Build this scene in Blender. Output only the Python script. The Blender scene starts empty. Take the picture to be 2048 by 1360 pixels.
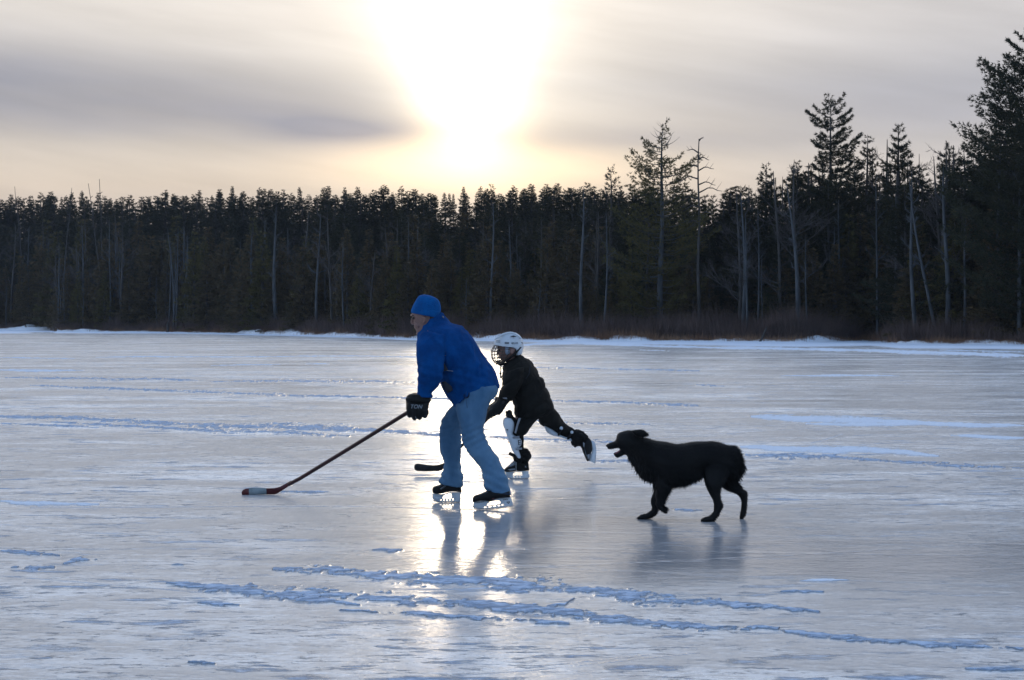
import bpy, math, random
import numpy as np
from mathutils import Vector, Matrix
from mathutils.geometry import tessellate_polygon
# ---------------------------------------------------------------- camera, sky, sun, exposure
S = bpy.context.scene
F = 3982.0; CAMH = 1.40; PITCH = math.atan(40.0 / F)
cam_d = bpy.data.cameras.new('camera'); cam_d.sensor_width = 36.0; cam_d.lens = 36.0 * F / 2048.0
cam_d.clip_start = 0.1; cam_d.clip_end = 5000.0
cam = bpy.data.objects.new('camera', cam_d); S.collection.objects.link(cam)
cam.location = (0, 0, CAMH); cam.rotation_euler = (math.pi / 2 - PITCH, 0, 0)
S.camera = cam
S.view_settings.view_transform = 'Standard'; S.view_settings.look = 'None'
S.view_settings.exposure = 0.12; S.view_settings.gamma = 1.0
S.cycles.max_bounces = 6; S.cycles.diffuse_bounces = 3; S.cycles.glossy_bounces = 3
S.cycles.sample_clamp_indirect = 6.0
S.cycles.use_denoising = True
SUN_AZ = -0.0224; SUN_EL = math.radians(7.4)

world = bpy.data.worlds.new('World'); S.world = world; world.use_nodes = True
nt = world.node_tree; nt.nodes.clear()


class NG:
    """tiny node-graph writer"""
    def __init__(self, tree): self.t = tree
    def n(self, typ, **kw):
        nd = self.t.nodes.new(typ)
        for k, v in kw.items(): setattr(nd, k, v)
        return nd
    def put(self, sock, v):
        if isinstance(v, (int, float)): sock.default_value = v
        elif isinstance(v, (tuple, list)):
            sock.default_value = tuple(v) + ((1.0,) if len(v) == 3 and len(sock.default_value) == 4 else ())
        else: self.t.links.new(v, sock)
    def m(self, op, a, b=0.0, c=0.0, clamp=False):
        nd = self.n('ShaderNodeMath', operation=op, use_clamp=clamp)
        self.put(nd.inputs[0], a); self.put(nd.inputs[1], b); self.put(nd.inputs[2], c)
        return nd.outputs[0]
    def sstep(self, x, a, b):
        nd = self.n('ShaderNodeMapRange', interpolation_type='SMOOTHSTEP')
        self.put(nd.inputs[0], x); nd.inputs[1].default_value = a; nd.inputs[2].default_value = b
        return nd.outputs[0]
    def gauss(self, x, c, s):
        d = self.m('DIVIDE', self.m('SUBTRACT', x, c), s)
        return self.m('EXPONENT', self.m('MULTIPLY', self.m('MULTIPLY', d, d), -1.0))
    def mix(self, f, a, b, mode='MIX'):
        nd = self.n('ShaderNodeMix', data_type='RGBA', blend_type=mode)
        self.put(nd.inputs[0], f); self.put(nd.inputs[6], a); self.put(nd.inputs[7], b)
        return nd.outputs[2]
    def noise(self, vec, scale, detail=4.0, rough=0.5, dist=0.0):
        nd = self.n('ShaderNodeTexNoise'); nd.inputs['Scale'].default_value = scale
        nd.inputs['Detail'].default_value = detail; nd.inputs['Roughness'].default_value = rough
        nd.inputs['Distortion'].default_value = dist
        if vec is not None: self.put(nd.inputs['Vector'], vec)
        return nd.outputs[0]
    def vec(self, x, y, z=0.0):
        nd = self.n('ShaderNodeCombineXYZ')
        self.put(nd.inputs[0], x); self.put(nd.inputs[1], y); self.put(nd.inputs[2], z)
        return nd.outputs[0]
    def mapped(self, vec, scale):
        nd = self.n('ShaderNodeMapping'); nd.inputs['Scale'].default_value = scale
        self.put(nd.inputs['Vector'], vec); return nd.outputs[0]


g = NG(nt)
tc = g.n('ShaderNodeTexCoord'); sep = g.n('ShaderNodeSeparateXYZ'); nt.links.new(tc.outputs['Generated'], sep.inputs[0])
sx, sy, sz = sep.outputs
az = g.m('ARCTAN2', sx, sy); el = g.m('ARCSINE', sz)
# u, v: azimuth and height above the horizon in handy units (about 14.3 degrees each)
u = g.m('MULTIPLY_ADD', az, 3.982, 1.024)
v = g.m('MULTIPLY_ADD', el, -3.982, 0.640)
sky = g.n('ShaderNodeTexSky', sky_type='NISHITA', sun_disc=False, sun_elevation=SUN_EL, sun_rotation=SUN_AZ)
sky.air_density = 1.3; sky.dust_density = 1.5; sky.ozone_density = 2.0
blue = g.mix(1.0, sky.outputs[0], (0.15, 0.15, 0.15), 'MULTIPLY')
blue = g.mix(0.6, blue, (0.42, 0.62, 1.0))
# cloud sheet ahead
wob = g.noise(g.vec(g.m('MULTIPLY', u, 0.8), g.m('MULTIPLY', v, 1.6)), 1.6, 3.0)
wob = g.m('SUBTRACT', wob, 0.5)
v2 = g.m('MULTIPLY_ADD', wob, 0.05, v)
streak = g.noise(g.vec(g.m('MULTIPLY', u, 1.1), g.m('MULTIPLY', g.m('MULTIPLY_ADD', u, -0.07, v2), 6.5)), 1.7, 3.5, 0.45)
# base colour by height
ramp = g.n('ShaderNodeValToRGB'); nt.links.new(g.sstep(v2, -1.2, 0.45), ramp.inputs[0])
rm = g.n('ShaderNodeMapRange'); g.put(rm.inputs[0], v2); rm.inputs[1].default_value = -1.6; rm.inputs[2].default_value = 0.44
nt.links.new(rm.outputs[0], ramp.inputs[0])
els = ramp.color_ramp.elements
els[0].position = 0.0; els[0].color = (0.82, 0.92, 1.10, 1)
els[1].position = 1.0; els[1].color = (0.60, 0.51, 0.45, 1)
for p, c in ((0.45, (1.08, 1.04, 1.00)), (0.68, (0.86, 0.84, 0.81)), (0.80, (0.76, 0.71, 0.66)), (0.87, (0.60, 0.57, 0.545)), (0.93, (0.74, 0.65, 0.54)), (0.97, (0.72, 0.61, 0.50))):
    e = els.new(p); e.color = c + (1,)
left = g.sstep(u, 1.15, 0.55)
# the long dark bank left of the sun
th1 = g.m('MULTIPLY_ADD', u, -0.042, 0.102)
vc1 = g.m('MULTIPLY_ADD', u, 0.066, 0.190)
d1 = g.m('DIVIDE', g.m('SUBTRACT', v2, vc1), g.m('MAXIMUM', th1, 0.03))
b1 = g.m('EXPONENT', g.m('MULTIPLY', g.m('POWER', g.m('ABSOLUTE', d1), 2.2), -1.0))
b1 = g.m('MULTIPLY', b1, g.sstep(u, 0.98, 0.60))
b2 = g.m('MULTIPLY', g.gauss(g.m('MULTIPLY_ADD', u, -0.02, v2), 0.255, 0.030), g.m('MULTIPLY', g.sstep(u, 0.40, 0.75), g.sstep(u, 1.9, 1.2)))
b3 = g.m('MULTIPLY', g.gauss(v2, 0.215, 0.085), g.sstep(u, 1.0, 1.8))
bank = g.m('ADD', g.m('ADD', g.m('MULTIPLY', b1, 0.78), g.m('MULTIPLY', b2, 0.45)), g.m('MULTIPLY', b3, 0.50), clamp=True)
bank = g.m('MULTIPLY', bank, g.m('MULTIPLY_ADD', streak, 1.3, 0.35), clamp=True)
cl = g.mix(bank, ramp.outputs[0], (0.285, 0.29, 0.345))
cl = g.mix(g.m('MULTIPLY', g.sstep(u, 1.1, 2.1), 0.45), cl, (0.47, 0.475, 0.53))
fine_s = g.noise(g.vec(g.m('MULTIPLY', u, 1.6), g.m('MULTIPLY', g.m('MULTIPLY_ADD', u, -0.16, v), 14.0)), 1.5, 4.0, 0.55)
tex = g.m('ADD', g.m('MULTIPLY_ADD', g.m('SUBTRACT', streak, 0.5), 0.34, 1.0), g.m('MULTIPLY', g.m('SUBTRACT', fine_s, 0.5), 0.26))
cl = g.mix(1.0, cl, g.vec(tex, tex, tex), 'MULTIPLY')
# blown-out sun behind the cloud
def blob(cu, cv, su, sv, amp):
    a = g.m('POWER', g.m('ABSOLUTE', g.m('DIVIDE', g.m('SUBTRACT', u, cu), su)), 2.0)
    b = g.m('POWER', g.m('ABSOLUTE', g.m('DIVIDE', g.m('SUBTRACT', v2, cv), sv)), 2.0)
    return g.m('MULTIPLY', g.m('EXPONENT', g.m('MULTIPLY', g.m('ADD', a, b), -1.0)), amp)
core = g.m('ADD', g.m('ADD', blob(0.925, -0.03, 0.104, 0.20, 2.3), blob(0.942, 0.14, 0.074, 0.120, 1.8)), blob(0.935, 0.08, 0.22, 0.24, 0.38))
core = g.m('MULTIPLY', core, g.m('SUBTRACT', 1.0, g.m('MULTIPLY', bank, 0.60)))
low = g.m('ADD', blob(0.95, 0.335, 0.27, 0.050, 0.60), blob(0.945, 0.28, 0.09, 0.07, 0.7))
wide = blob(0.935, 0.05, 0.56, 0.40, 0.16)
glow = g.mix(1.0, g.vec(1.0, 0.86, 0.62), g.vec(core, core, core), 'MULTIPLY')
glow2 = g.mix(1.0, g.vec(1.0, 0.62, 0.22), g.vec(low, low, low), 'MULTIPLY')
glow3 = g.mix(1.0, g.vec(1.0, 0.80, 0.52), g.vec(wide, wide, wide), 'MULTIPLY')
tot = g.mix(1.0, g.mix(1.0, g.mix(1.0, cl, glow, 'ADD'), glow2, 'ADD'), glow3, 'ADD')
# the sheet thins out overhead and behind
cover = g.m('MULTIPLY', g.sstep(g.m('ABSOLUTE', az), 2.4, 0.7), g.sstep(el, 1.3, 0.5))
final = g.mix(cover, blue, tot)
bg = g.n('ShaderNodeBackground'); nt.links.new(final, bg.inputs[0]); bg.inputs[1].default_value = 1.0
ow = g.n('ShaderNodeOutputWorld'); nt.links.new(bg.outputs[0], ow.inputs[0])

sd = bpy.data.lights.new('sun', 'SUN'); sd.energy = 0.06; sd.angle = math.radians(2.2); sd.color = (1.0, 0.80, 0.56)
sun = bpy.data.objects.new('sun', sd); S.collection.objects.link(sun)
dv = Vector((math.sin(SUN_AZ) * math.cos(SUN_EL), math.cos(SUN_AZ) * math.cos(SUN_EL), math.sin(SUN_EL)))
sun.rotation_euler = dv.to_track_quat('Z', 'Y').to_euler()

# ---------------------------------------------------------------- helpers
R = random.Random(7)
CT, ST = math.cos(PITCH), math.sin(PITCH)
def ray(px, py):
    x = (px - 1024.0) / F; y = -(py - 680.0) / F
    return np.array((x, CT + y * ST, -ST + y * CT))
def P(px, py, d):
    r = ray(px, py); t = d / r[1]
    return np.array((r[0] * t, d, CAMH + r[2] * t))
def G(px, py):
    r = ray(px, py); t = -CAMH / r[2]
    return np.array((r[0] * t, r[1] * t, 0.0))

def vnoise2(x, y, seed=0):
    xi = np.floor(x).astype(np.int64); yi = np.floor(y).astype(np.int64)
    xf = x - xi; yf = y - yi
    xf = xf * xf * (3 - 2 * xf); yf = yf * yf * (3 - 2 * yf)
    def h(a, b):
        n = (a * 374761393 + b * 668265263 + seed * 1442695041) & 0xffffffff
        n = ((n ^ (n >> 13)) * 1274126177) & 0xffffffff
        return ((n ^ (n >> 16)) & 0xffff) / 65535.0
    return (h(xi, yi) * (1 - xf) + h(xi + 1, yi) * xf) * (1 - yf) + (h(xi, yi + 1) * (1 - xf) + h(xi + 1, yi + 1) * xf) * yf
def fbm2(x, y, oct=4, seed=0, gain=0.5):
    s = 0; a = 1.0; t = 0
    for i in range(oct):
        s = s + a * vnoise2(x * 2 ** i, y * 2 ** i, seed + i * 17); t += a; a *= gain
    return s / t
def vnoise3(p, seed=0):
    i = np.floor(p).astype(np.int64); f = p - i; f = f * f * (3 - 2 * f)
    def h(a, b, c):
        n = (a * 374761393 + b * 668265263 + c * 2147483647 + seed * 1442695041) & 0xffffffff
        n = ((n ^ (n >> 13)) * 1274126177) & 0xffffffff
        return ((n ^ (n >> 16)) & 0xffff) / 65535.0
    r = 0
    for dx in (0, 1):
        for dy in (0, 1):
            for dz in (0, 1):
                w = (f[:, 0] if dx else 1 - f[:, 0]) * (f[:, 1] if dy else 1 - f[:, 1]) * (f[:, 2] if dz else 1 - f[:, 2])
                r = r + w * h(i[:, 0] + dx, i[:, 1] + dy, i[:, 2] + dz)
    return r

def mesh_np(name, V, Fc, smooth=False):
    """V (n,3); Fc list of int arrays (k, 3 or 4)"""
    me = bpy.data.meshes.new(name)
    V = np.asarray(V, dtype=np.float32)
    Fc = [np.asarray(f, dtype=np.int32) for f in Fc if len(f)]
    me.vertices.add(len(V)); me.vertices.foreach_set('co', V.ravel())
    loops = np.concatenate([f.ravel() for f in Fc])
    tot = np.concatenate([np.full(len(f), f.shape[1], dtype=np.int32) for f in Fc])
    st = np.concatenate(([0], np.cumsum(tot)[:-1])).astype(np.int32)
    me.loops.add(len(loops)); me.loops.foreach_set('vertex_index', loops)
    me.polygons.add(len(tot)); me.polygons.foreach_set('loop_start', st); me.polygons.foreach_set('loop_total', tot)
    if smooth: me.polygons.foreach_set('use_smooth', np.ones(len(tot), dtype=bool))
    me.update(calc_edges=True)
    return me
def link(name, data, parent=None, mat=None):
    o = bpy.data.objects.new(name, data); S.collection.objects.link(o)
    if parent is not None: o.parent = parent
    if mat is not None and data is not None:
        data.materials.clear(); data.materials.append(mat)
    return o
def tag(o, label=None, cat=None, group=None, kind=None):
    if label: o['label'] = label
    if cat: o['category'] = cat
    if group: o['group'] = group
    if kind: o['kind'] = kind
    return o
def principled(name, color=(0.5, 0.5, 0.5), rough=0.6, **kw):
    m = bpy.data.materials.new(name); m.use_nodes = True
    b = m.node_tree.nodes['Principled BSDF']
    b.inputs['Base Color'].default_value = tuple(color) + (1,); b.inputs['Roughness'].default_value = rough
    for k, val in kw.items(): b.inputs[k.replace('_', ' ')].default_value = val
    return m, NG(m.node_tree), b
def noisy(name, c1, c2, scale, rough=0.7, bump=0.0, bscale=None, stretch=(1, 1, 1), lo=0.35, hi=0.65, coord='Object', **kw):
    m, q, b = principled(name, c1, rough, **kw)
    t = q.n('ShaderNodeTexCoord').outputs[coord]
    vec = q.mapped(t, stretch)
    f = q.sstep(q.noise(vec, scale, 5.0, 0.6), lo, hi)
    q.put(b.inputs['Base Color'], q.mix(f, c1, c2))
    if bump:
        bp = q.n('ShaderNodeBump'); bp.inputs['Strength'].default_value = 1.0; bp.inputs['Distance'].default_value = bump
        q.put(bp.inputs['Height'], q.noise(vec, bscale or scale * 3, 4.0, 0.6)); q.put(b.inputs['Normal'], bp.outputs[0])
    return m
def unit(v): return v / (np.linalg.norm(v, axis=-1, keepdims=True) + 1e-9)

from mathutils.bvhtree import BVHTree
def tuck(body, cloths, skip, depth=0.012):
    """keep the skin just inside whatever covers it"""
    trees = []
    for c in cloths:
        me = c.data; trees.append(BVHTree.FromPolygons([v.co for v in me.vertices], [p.vertices[:] for p in me.polygons]))
    for v in [v for _ in range(3) for v in body.data.vertices]:
        if skip(v.co): continue
        best = None
        for t in trees:
            p, n, i, d = t.find_nearest(v.co)
            inside = (v.co - p).dot(n) < 0
            if inside and d > depth * 0.8: best = None; break
            if best is None or d < best[2]: best = (p, n, d)
        if best: v.co = best[0] - best[1] * depth
    body.data.update()
# ---------------------------------------------------------------- the frozen lake
SH = [(-1800, 330), (-700, 300), (-300, 285), (0, 262), (100, 258), (115, 236), (330, 222), (500, 196), (700, 168), (800, 150), (900, 141), (1050, 136), (1150, 131), (1400, 127), (1600, 122), (1740, 128), (1800, 116), (2048, 110), (2400, 100), (3300, 85)]
_sx = np.array([a for a, b in SH], float); _sd = np.array([b for a, b in SH], float)
def shore(px): return np.interp(px, _sx, _sd)
def pxof(x, y): return 1024.0 + F * x / y

# churned refrozen tracks and drifted snow: polylines in photo pixels laid on the ice, (x, y, half thickness px)
TRACKS = [  # kind 1 = churned ridge, 2 = flat snow drift
 (1, [(545,1140,4),(620,1142,6),(700,1148,6),(800,1155,8),(900,1162,9),(1000,1168,10),(1100,1177,11),(1200,1184,11),(1300,1192,9),(1400,1202,6),(1520,1215,4),(1640,1226,3)]),
 (1, [(330,1168,2),(420,1176,5),(520,1186,8),(620,1190,9),(700,1192,7),(780,1200,8),(900,1206,9),(1000,1216,8),(1100,1222,7),(1200,1236,7),(1300,1246,6),(1400,1252,7),(1500,1262,4)]),
 (1, [(520,1182,3),(600,1196,7),(690,1209,5),(720,1212,2)]),
 (1, [(680,1222,2),(820,1228,4),(960,1238,4),(1060,1243,3),(1140,1250,2)]),
 (1, [(1092,1216,3),(1130,1210,4),(1150,1198,3)]),
 (1, [(0,1104,3),(70,1109,4),(120,1113,2)]),
 (1, [(20,1136,2),(60,1138,4),(110,1136,2)]), (1, [(125,1130,2),(150,1122,4),(195,1121,2)]),
 (1, [(745,1101,2),(775,1101,5),(805,1101,2)]), (1, [(340,1131,2),(355,1131,3),(370,1132,1)]),
 (1, [(375,1327,2),(405,1329,4),(430,1330,1)]), (1, [(395,1208,1),(440,1211,3),(480,1213,1)]),
 (1, [(1280,1248,2),(1420,1254,4),(1560,1258,3)]), (1, [(1500,1255,2),(1650,1275,4),(1850,1290,3),(2048,1300,3)]),
 (2, [(1600,1164,1),(1640,1162,3),(1700,1161,1)]), (1, [(1560,1186,1),(1610,1185,2),(1650,1186,1)]),
 (1, [(0,834,3),(120,836,3),(250,842,4),(340,848,4),(430,852,5),(560,855,6),(700,858,5),(760,862,3),(900,872,2),(1100,880,2),(1350,890,2)]),
 (1, [(100,845,1),(250,852,2),(430,862,3),(560,866,3),(700,873,2)]),
 (1, [(0,848,1),(80,851,2),(200,856,1)]),
 (1, [(60,771,1),(150,775,2),(260,779,2),(400,784,2),(560,790,2),(720,794,1.5),(840,797,1.5),(1100,801,1.5),(1240,806,2),(1400,812,2)]),
 (1, [(0,755,1),(110,757,2),(330,759,2),(400,762,2)]), (1, [(420,764,1),(560,762,2),(700,762,2),(830,765,1)]),
 (1, [(1000,733,1),(1200,738,1),(1400,742,1.5)]), (1, [(1020,840,1),(1200,848,1.2),(1300,850,1)]),
 (2, [(0,740,2),(90,741,2.5),(170,741,1)]), (2, [(610,728,1),(640,728,1.5),(660,728,1)]), (2, [(420,731,1),(560,729,1)]),
 (2, [(0,715,1),(60,716,1),(150,718,1)]), (2, [(190,715,1),(300,713,1),(420,714,1),(700,712,1),(1000,716,1)]),
 (2, [(0,1002,4),(70,1006,6),(130,1008,5),(200,1010,2)]),
 (2, [(1000,690,2),(1150,687,2),(1400,695,2),(1700,700,3),(2048,712,4)]),
 (2, [(1500,834,4),(1580,838,7),(1700,840,7),(1800,844,5),(1900,848,4),(2048,852,3)]),
 (2, [(1610,848,2),(1700,850,4),(1850,848,4),(1980,853,3)]),
 (2, [(1900,871,2),(1970,874,4),(2048,876,4)]),
 (2, [(1478,895,4),(1560,898,6),(1680,901,7),(1800,905,6),(1880,913,3)]),
 (1, [(1490,910,2),(1560,914,4),(1660,914,3),(1720,920,2),(1900,932,3),(2048,938,2)]),
 (1, [(1180,923,1),(1300,922,3),(1420,921,2)]),
 (2, [(1560,752,1),(1680,751,2),(1800,752,1)]), (1, [(1390,770,1),(1420,772,2),(1450,773,1)]),
 (1, [(1340,1018,1),(1380,1023,3),(1410,1022,1)]), (1, [(540,985,.6),(620,985,1.5),(660,985,.6)]),
 (2, [(1280,700,1),(1340,702,1)]), (2, [(1880,700,1),(2048,704,1)]), (1, [(1930,1340,1),(1980,1343,3),(2048,1342,2)]),
]
SCRATCH = [[(900,1352),(1060,1342),(1250,1322),(1400,1306)], [(60,1016),(460,1013),(700,1012),(1000,1020)], [(1060,1335),(1300,1310)]]

# grid on the ice: rows closer together near the camera
py = np.concatenate((np.linspace(1520, 1366, 24), np.linspace(1364, 700, 640), np.linspace(699.2, 652, 120)))
D = CAMH * F / (py - 640.0)
PX = np.concatenate((np.linspace(-900, -20, 60), np.linspace(-16, 2064, 760), np.linspace(2068, 2950, 60)))
dd, pp = np.meshgrid(D, PX, indexing='ij')
X = (pp - 1024.0) / F * dd; Y = dd.copy()
YPX = 640 + CAMH * F / Y
drift = np.zeros_like(X); snow = np.zeros_like(X); ridge = np.zeros_like(X); edge = fbm2(X * 5.0, Y * 4.0, 5, 3, 0.6); edge2 = fbm2(X * 26.0, Y * 14.0, 3, 8)
shrink = np.interp(Y, (15, 40), (1, 0.35)); edge = 0.5 + (edge - 0.5) * 1.0
wobl = (fbm2(X * 1.3, Y * 0.0 + 3.1, 3, 5) - 0.5)
for kind, pts in TRACKS:
    xs = np.array([p[0] for p in pts], float); ys = np.array([p[1] for p in pts], float); ht = np.array([p[2] for p in pts], float)
    inr = (pp > xs[0] - 5) & (pp < xs[-1] + 5)
    cy = np.interp(pp, xs, ys); hh = np.interp(pp, xs, ht, left=0, right=0) * (0.8 if kind == 1 else 1.0)
    hh = hh * np.clip(np.minimum((pp - xs[0] + 30) / 60, (xs[-1] + 30 - pp) / 60), 0, 1)
    dist = np.abs(YPX - cy - wobl * hh * 1.2) / np.maximum(hh, 0.4)
    if kind == 1:
        m = np.clip((1.35 - dist - (edge - 0.5) * 4.2 - (edge2 - 0.5) * 3.4) * 1.6, 0, 1) * (hh > 0.3) * inr
        mh = np.clip(2.9 - dist - edge * 3.2 - edge2 * 1.6, 0, 1) * 0.55 * (hh > 0.3) * inr
        snow = np.maximum(snow, np.maximum(m, mh)); ridge = np.maximum(ridge, m)
    else:
        m = np.clip((1.25 - dist) * 1.6 - (edge - 0.5) * 2.6 - (edge2 - 0.5) * 1.2, 0, 1) * (hh > 0.3) * inr
        snow = np.maximum(snow, m); drift = np.maximum(drift, m)
# snow lying on the ice along the shore
sd_ = shore(pp)
bandw = np.interp(pp, [-300, 0, 120, 330, 700, 1000, 1200, 1500, 1800, 2048, 2500], [60, 60, 26, 20, 13, 10, 16, 20, 20, 17, 15])
q = np.clip((Y - (sd_ - bandw * (0.75 + 0.6 * fbm2(X * 0.10, Y * 0.1, 4, 21)))) / 3.0, 0, 1)
snow = np.maximum(snow, q); drift = np.maximum(drift, q)
lump = fbm2(X * 0.35, Y * 0.35, 4, 33)
Z = 0.0036 * ridge ** 1.6 * (0.1 + 1.9 * edge2) * np.clip(Y / 12.0, 0.6, 2.0) + 0.006 * snow
Z = Z + q * 0.03 + np.clip((Y - sd_ + 4) / 6.0, 0, 1) * (0.06 + 0.42 * np.clip(lump - 0.42, 0, 1))
for sc in SCRATCH:
    xs = np.array([p[0] for p in sc], float); ys = np.array([p[1] for p in sc], float)
    cy = np.interp(pp, xs, ys); m = np.clip(1.5 - np.abs(YPX - cy), 0, 1) * (pp > xs[0]) * (pp < xs[-1])
    Z = Z - m * 0.002; snow = np.maximum(snow, m * 0.55)
rsk = np.random.RandomState(3)
for k in range(46):   # old skate cuts
    x0 = rsk.uniform(-6, 6); y0 = rsk.uniform(9, 34); an = rsk.uniform(-0.5, 0.5) + (0 if k % 3 else 0.8); L = rsk.uniform(1.2, 5.0); cv = rsk.uniform(-0.05, 0.05)
    tx = (X - x0) * math.cos(an) + (Y - y0) * math.sin(an); ty = -(X - x0) * math.sin(an) + (Y - y0) * math.cos(an) - cv * tx ** 2
    wl = 0.0045 * Y / 12 + 0.006
    m = np.clip(1.4 - np.abs(ty) / (wl * np.abs(math.sin(an)) + Y * 0.0021 * abs(math.cos(an))), 0, 1) * np.clip((L - np.abs(tx)) * 2, 0, 1)
    Z = Z - m * 0.0015; snow = np.maximum(snow, m * rsk.uniform(0.15, 0.5))
nr, nc = X.shape
idx = np.arange(nr * nc).reshape(nr, nc)
quads = np.stack((idx[:-1, :-1], idx[:-1, 1:], idx[1:, 1:], idx[1:, :-1]), -1).reshape(-1, 4)
ice_me = mesh_np('ice', np.stack((X, Y, Z), -1).reshape(-1, 3), [quads], True)
clr = np.exp(-((pp - 1080) / 420.0) ** 2 - ((YPX - 1085) / 85.0) ** 2) + 0.8 * np.exp(-((pp - 1850) / 500.0) ** 2 - ((YPX - 1120) / 60.0) ** 2)
clr = np.clip(clr * (0.75 + 0.8 * fbm2(X * 0.8, Y * 0.5, 4, 77)), 0, 1)
a2 = ice_me.attributes.new('clear', 'FLOAT', 'POINT'); a2.data.foreach_set('value', clr.ravel().astype(np.float32))
a3 = ice_me.attributes.new('drift', 'FLOAT', 'POINT'); a3.data.foreach_set('value', drift.ravel().astype(np.float32))
at = ice_me.attributes.new('snow', 'FLOAT', 'POINT'); at.data.foreach_set('value', snow.ravel().astype(np.float32))

m_ice, q_, b_ = principled('ice', (0.4, 0.45, 0.5), 0.22, IOR=1.31)
geo = q_.n('ShaderNodeNewGeometry').outputs['Position']
a_ = q_.n('ShaderNodeAttribute', attribute_name='snow').outputs['Fac']
wide_n = q_.noise(q_.mapped(geo, (0.5, 0.8, 1)), 0.16, 4.0, 0.6)
mid_n = q_.noise(q_.mapped(geo, (0.55, 1.0, 1)), 1.5, 6.0, 0.70, 0.4)
far_n = q_.noise(q_.mapped(geo, (0.45, 0.9, 1)), 0.42, 6.0, 0.70, 0.3)
fine_n = q_.noise(q_.mapped(geo, (0.6, 1.0, 1)), 11.0, 5.0, 0.72)
grain = q_.noise(q_.mapped(geo, (0.5, 1.0, 1)), 30.0, 3.0, 0.7)
mot = q_.m('ADD', q_.m('ADD', q_.m('MULTIPLY', mid_n, 0.34), q_.m('MULTIPLY_ADD', grain, 0.22, q_.m('MULTIPLY', fine_n, 0.24))), q_.m('MULTIPLY', far_n, 0.20))
frost = q_.sstep(mot, 0.46, 0.57)
frost2 = q_.sstep(far_n, 0.50, 0.66)
c_at = q_.n('ShaderNodeAttribute', attribute_name='clear').outputs['Fac']
dust = q_.m('MULTIPLY', q_.m('ADD', q_.m('MULTIPLY', frost, 0.62), q_.m('MULTIPLY', frost2, 0.40), clamp=True), q_.m('MULTIPLY_ADD', c_at, -0.75, 1.0))
fl = q_.noise(q_.mapped(geo, (0.5, 1.2, 1)), 3.4, 7.0, 0.68)
fleck = q_.m('MULTIPLY', q_.sstep(fl, 0.555, 0.625), q_.m('MULTIPLY', q_.sstep(far_n, 0.42, 0.56), q_.m('MULTIPLY_ADD', c_at, -0.8, 1.0)))
rag = q_.noise(q_.mapped(geo, (0.7, 1.0, 1)), 15.0, 5.0, 0.7)
a_ = q_.sstep(q_.m('ADD', a_, q_.m('MULTIPLY', q_.m('SUBTRACT', rag, 0.5), 1.4)), 0.10, 1.05)
spk = q_.m('MULTIPLY', q_.m('MULTIPLY', q_.sstep(q_.noise(q_.mapped(geo, (0.5, 1.1, 1)), 11.0, 6.0, 0.75), 0.56, 0.66), q_.sstep(mid_n, 0.44, 0.58)), q_.m('MULTIPLY_ADD', c_at, -0.9, 0.9))
ms = q_.m('MAXIMUM', a_, q_.m('MAXIMUM', spk, q_.m('MULTIPLY', fleck, 0.85)), clamp=True)
base = q_.mix(q_.m('MULTIPLY', dust, 1.0), (0.49, 0.50, 0.52), (0.94, 0.95, 0.96))
crust = q_.mix(q_.sstep(rag, 0.40, 0.62), (0.17, 0.27, 0.42), (0.48, 0.61, 0.80))
crust = q_.mix(q_.n('ShaderNodeAttribute', attribute_name='drift').outputs['Fac'], crust, (0.72, 0.82, 0.96))
base = q_.mix(q_.m('MULTIPLY_ADD', c_at, 0.6, 0.0, clamp=True), base, (0.22, 0.25, 0.29))
base = q_.mix(ms, base, crust)
q_.put(b_.inputs['Base Color'], base)
r_ = q_.m('ADD', q_.m('MULTIPLY_ADD', c_at, -0.095, q_.m('MULTIPLY_ADD', dust, 0.15, 0.18)), q_.m('MULTIPLY', q_.m('SUBTRACT', wide_n, 0.5), 0.30))
r_ = q_.m('ADD', r_, q_.m('MULTIPLY', ms, 0.45), clamp=True)
q_.put(b_.inputs['Roughness'], r_)
q_.put(b_.inputs['Specular IOR Level'], q_.m('SUBTRACT', q_.m('MULTIPLY_ADD', dust, -0.10, 0.62), q_.m('MULTIPLY', ms, 0.25), clamp=True))
bh = q_.m('ADD', q_.m('MULTIPLY', grain, 0.0022), q_.m('MULTIPLY', mid_n, 0.014))
bh = q_.m('ADD', bh, q_.m('MULTIPLY', fine_n, 0.005))
bh = q_.m('ADD', bh, q_.m('MULTIPLY', q_.m('MULTIPLY', ms, q_.m('ADD', fine_n, q_.m('MULTIPLY', rag, 0.7))), 0.022))
bh = q_.m('MULTIPLY', bh, q_.m('MULTIPLY_ADD', c_at, -0.6, 1.0))
bp_ = q_.n('ShaderNodeBump'); bp_.inputs['Strength'].default_value = 1.0; bp_.inputs['Distance'].default_value = 1.0
q_.put(bp_.inputs['Height'], bh); q_.put(b_.inputs['Normal'], bp_.outputs[0])
ice = link('lake_ice', ice_me, None, m_ice); tag(ice, kind='structure')
# the lake goes on beside and behind the camera
rim = mesh_np('lake', np.array([(-600, -500, -.02), (600, -500, -.02), (600, 400, -.02), (-600, 400, -.02)]), [np.array([(0, 1, 2, 3)])])
far_ice = link('lake', rim, None, m_ice); tag(far_ice, kind='structure')

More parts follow.
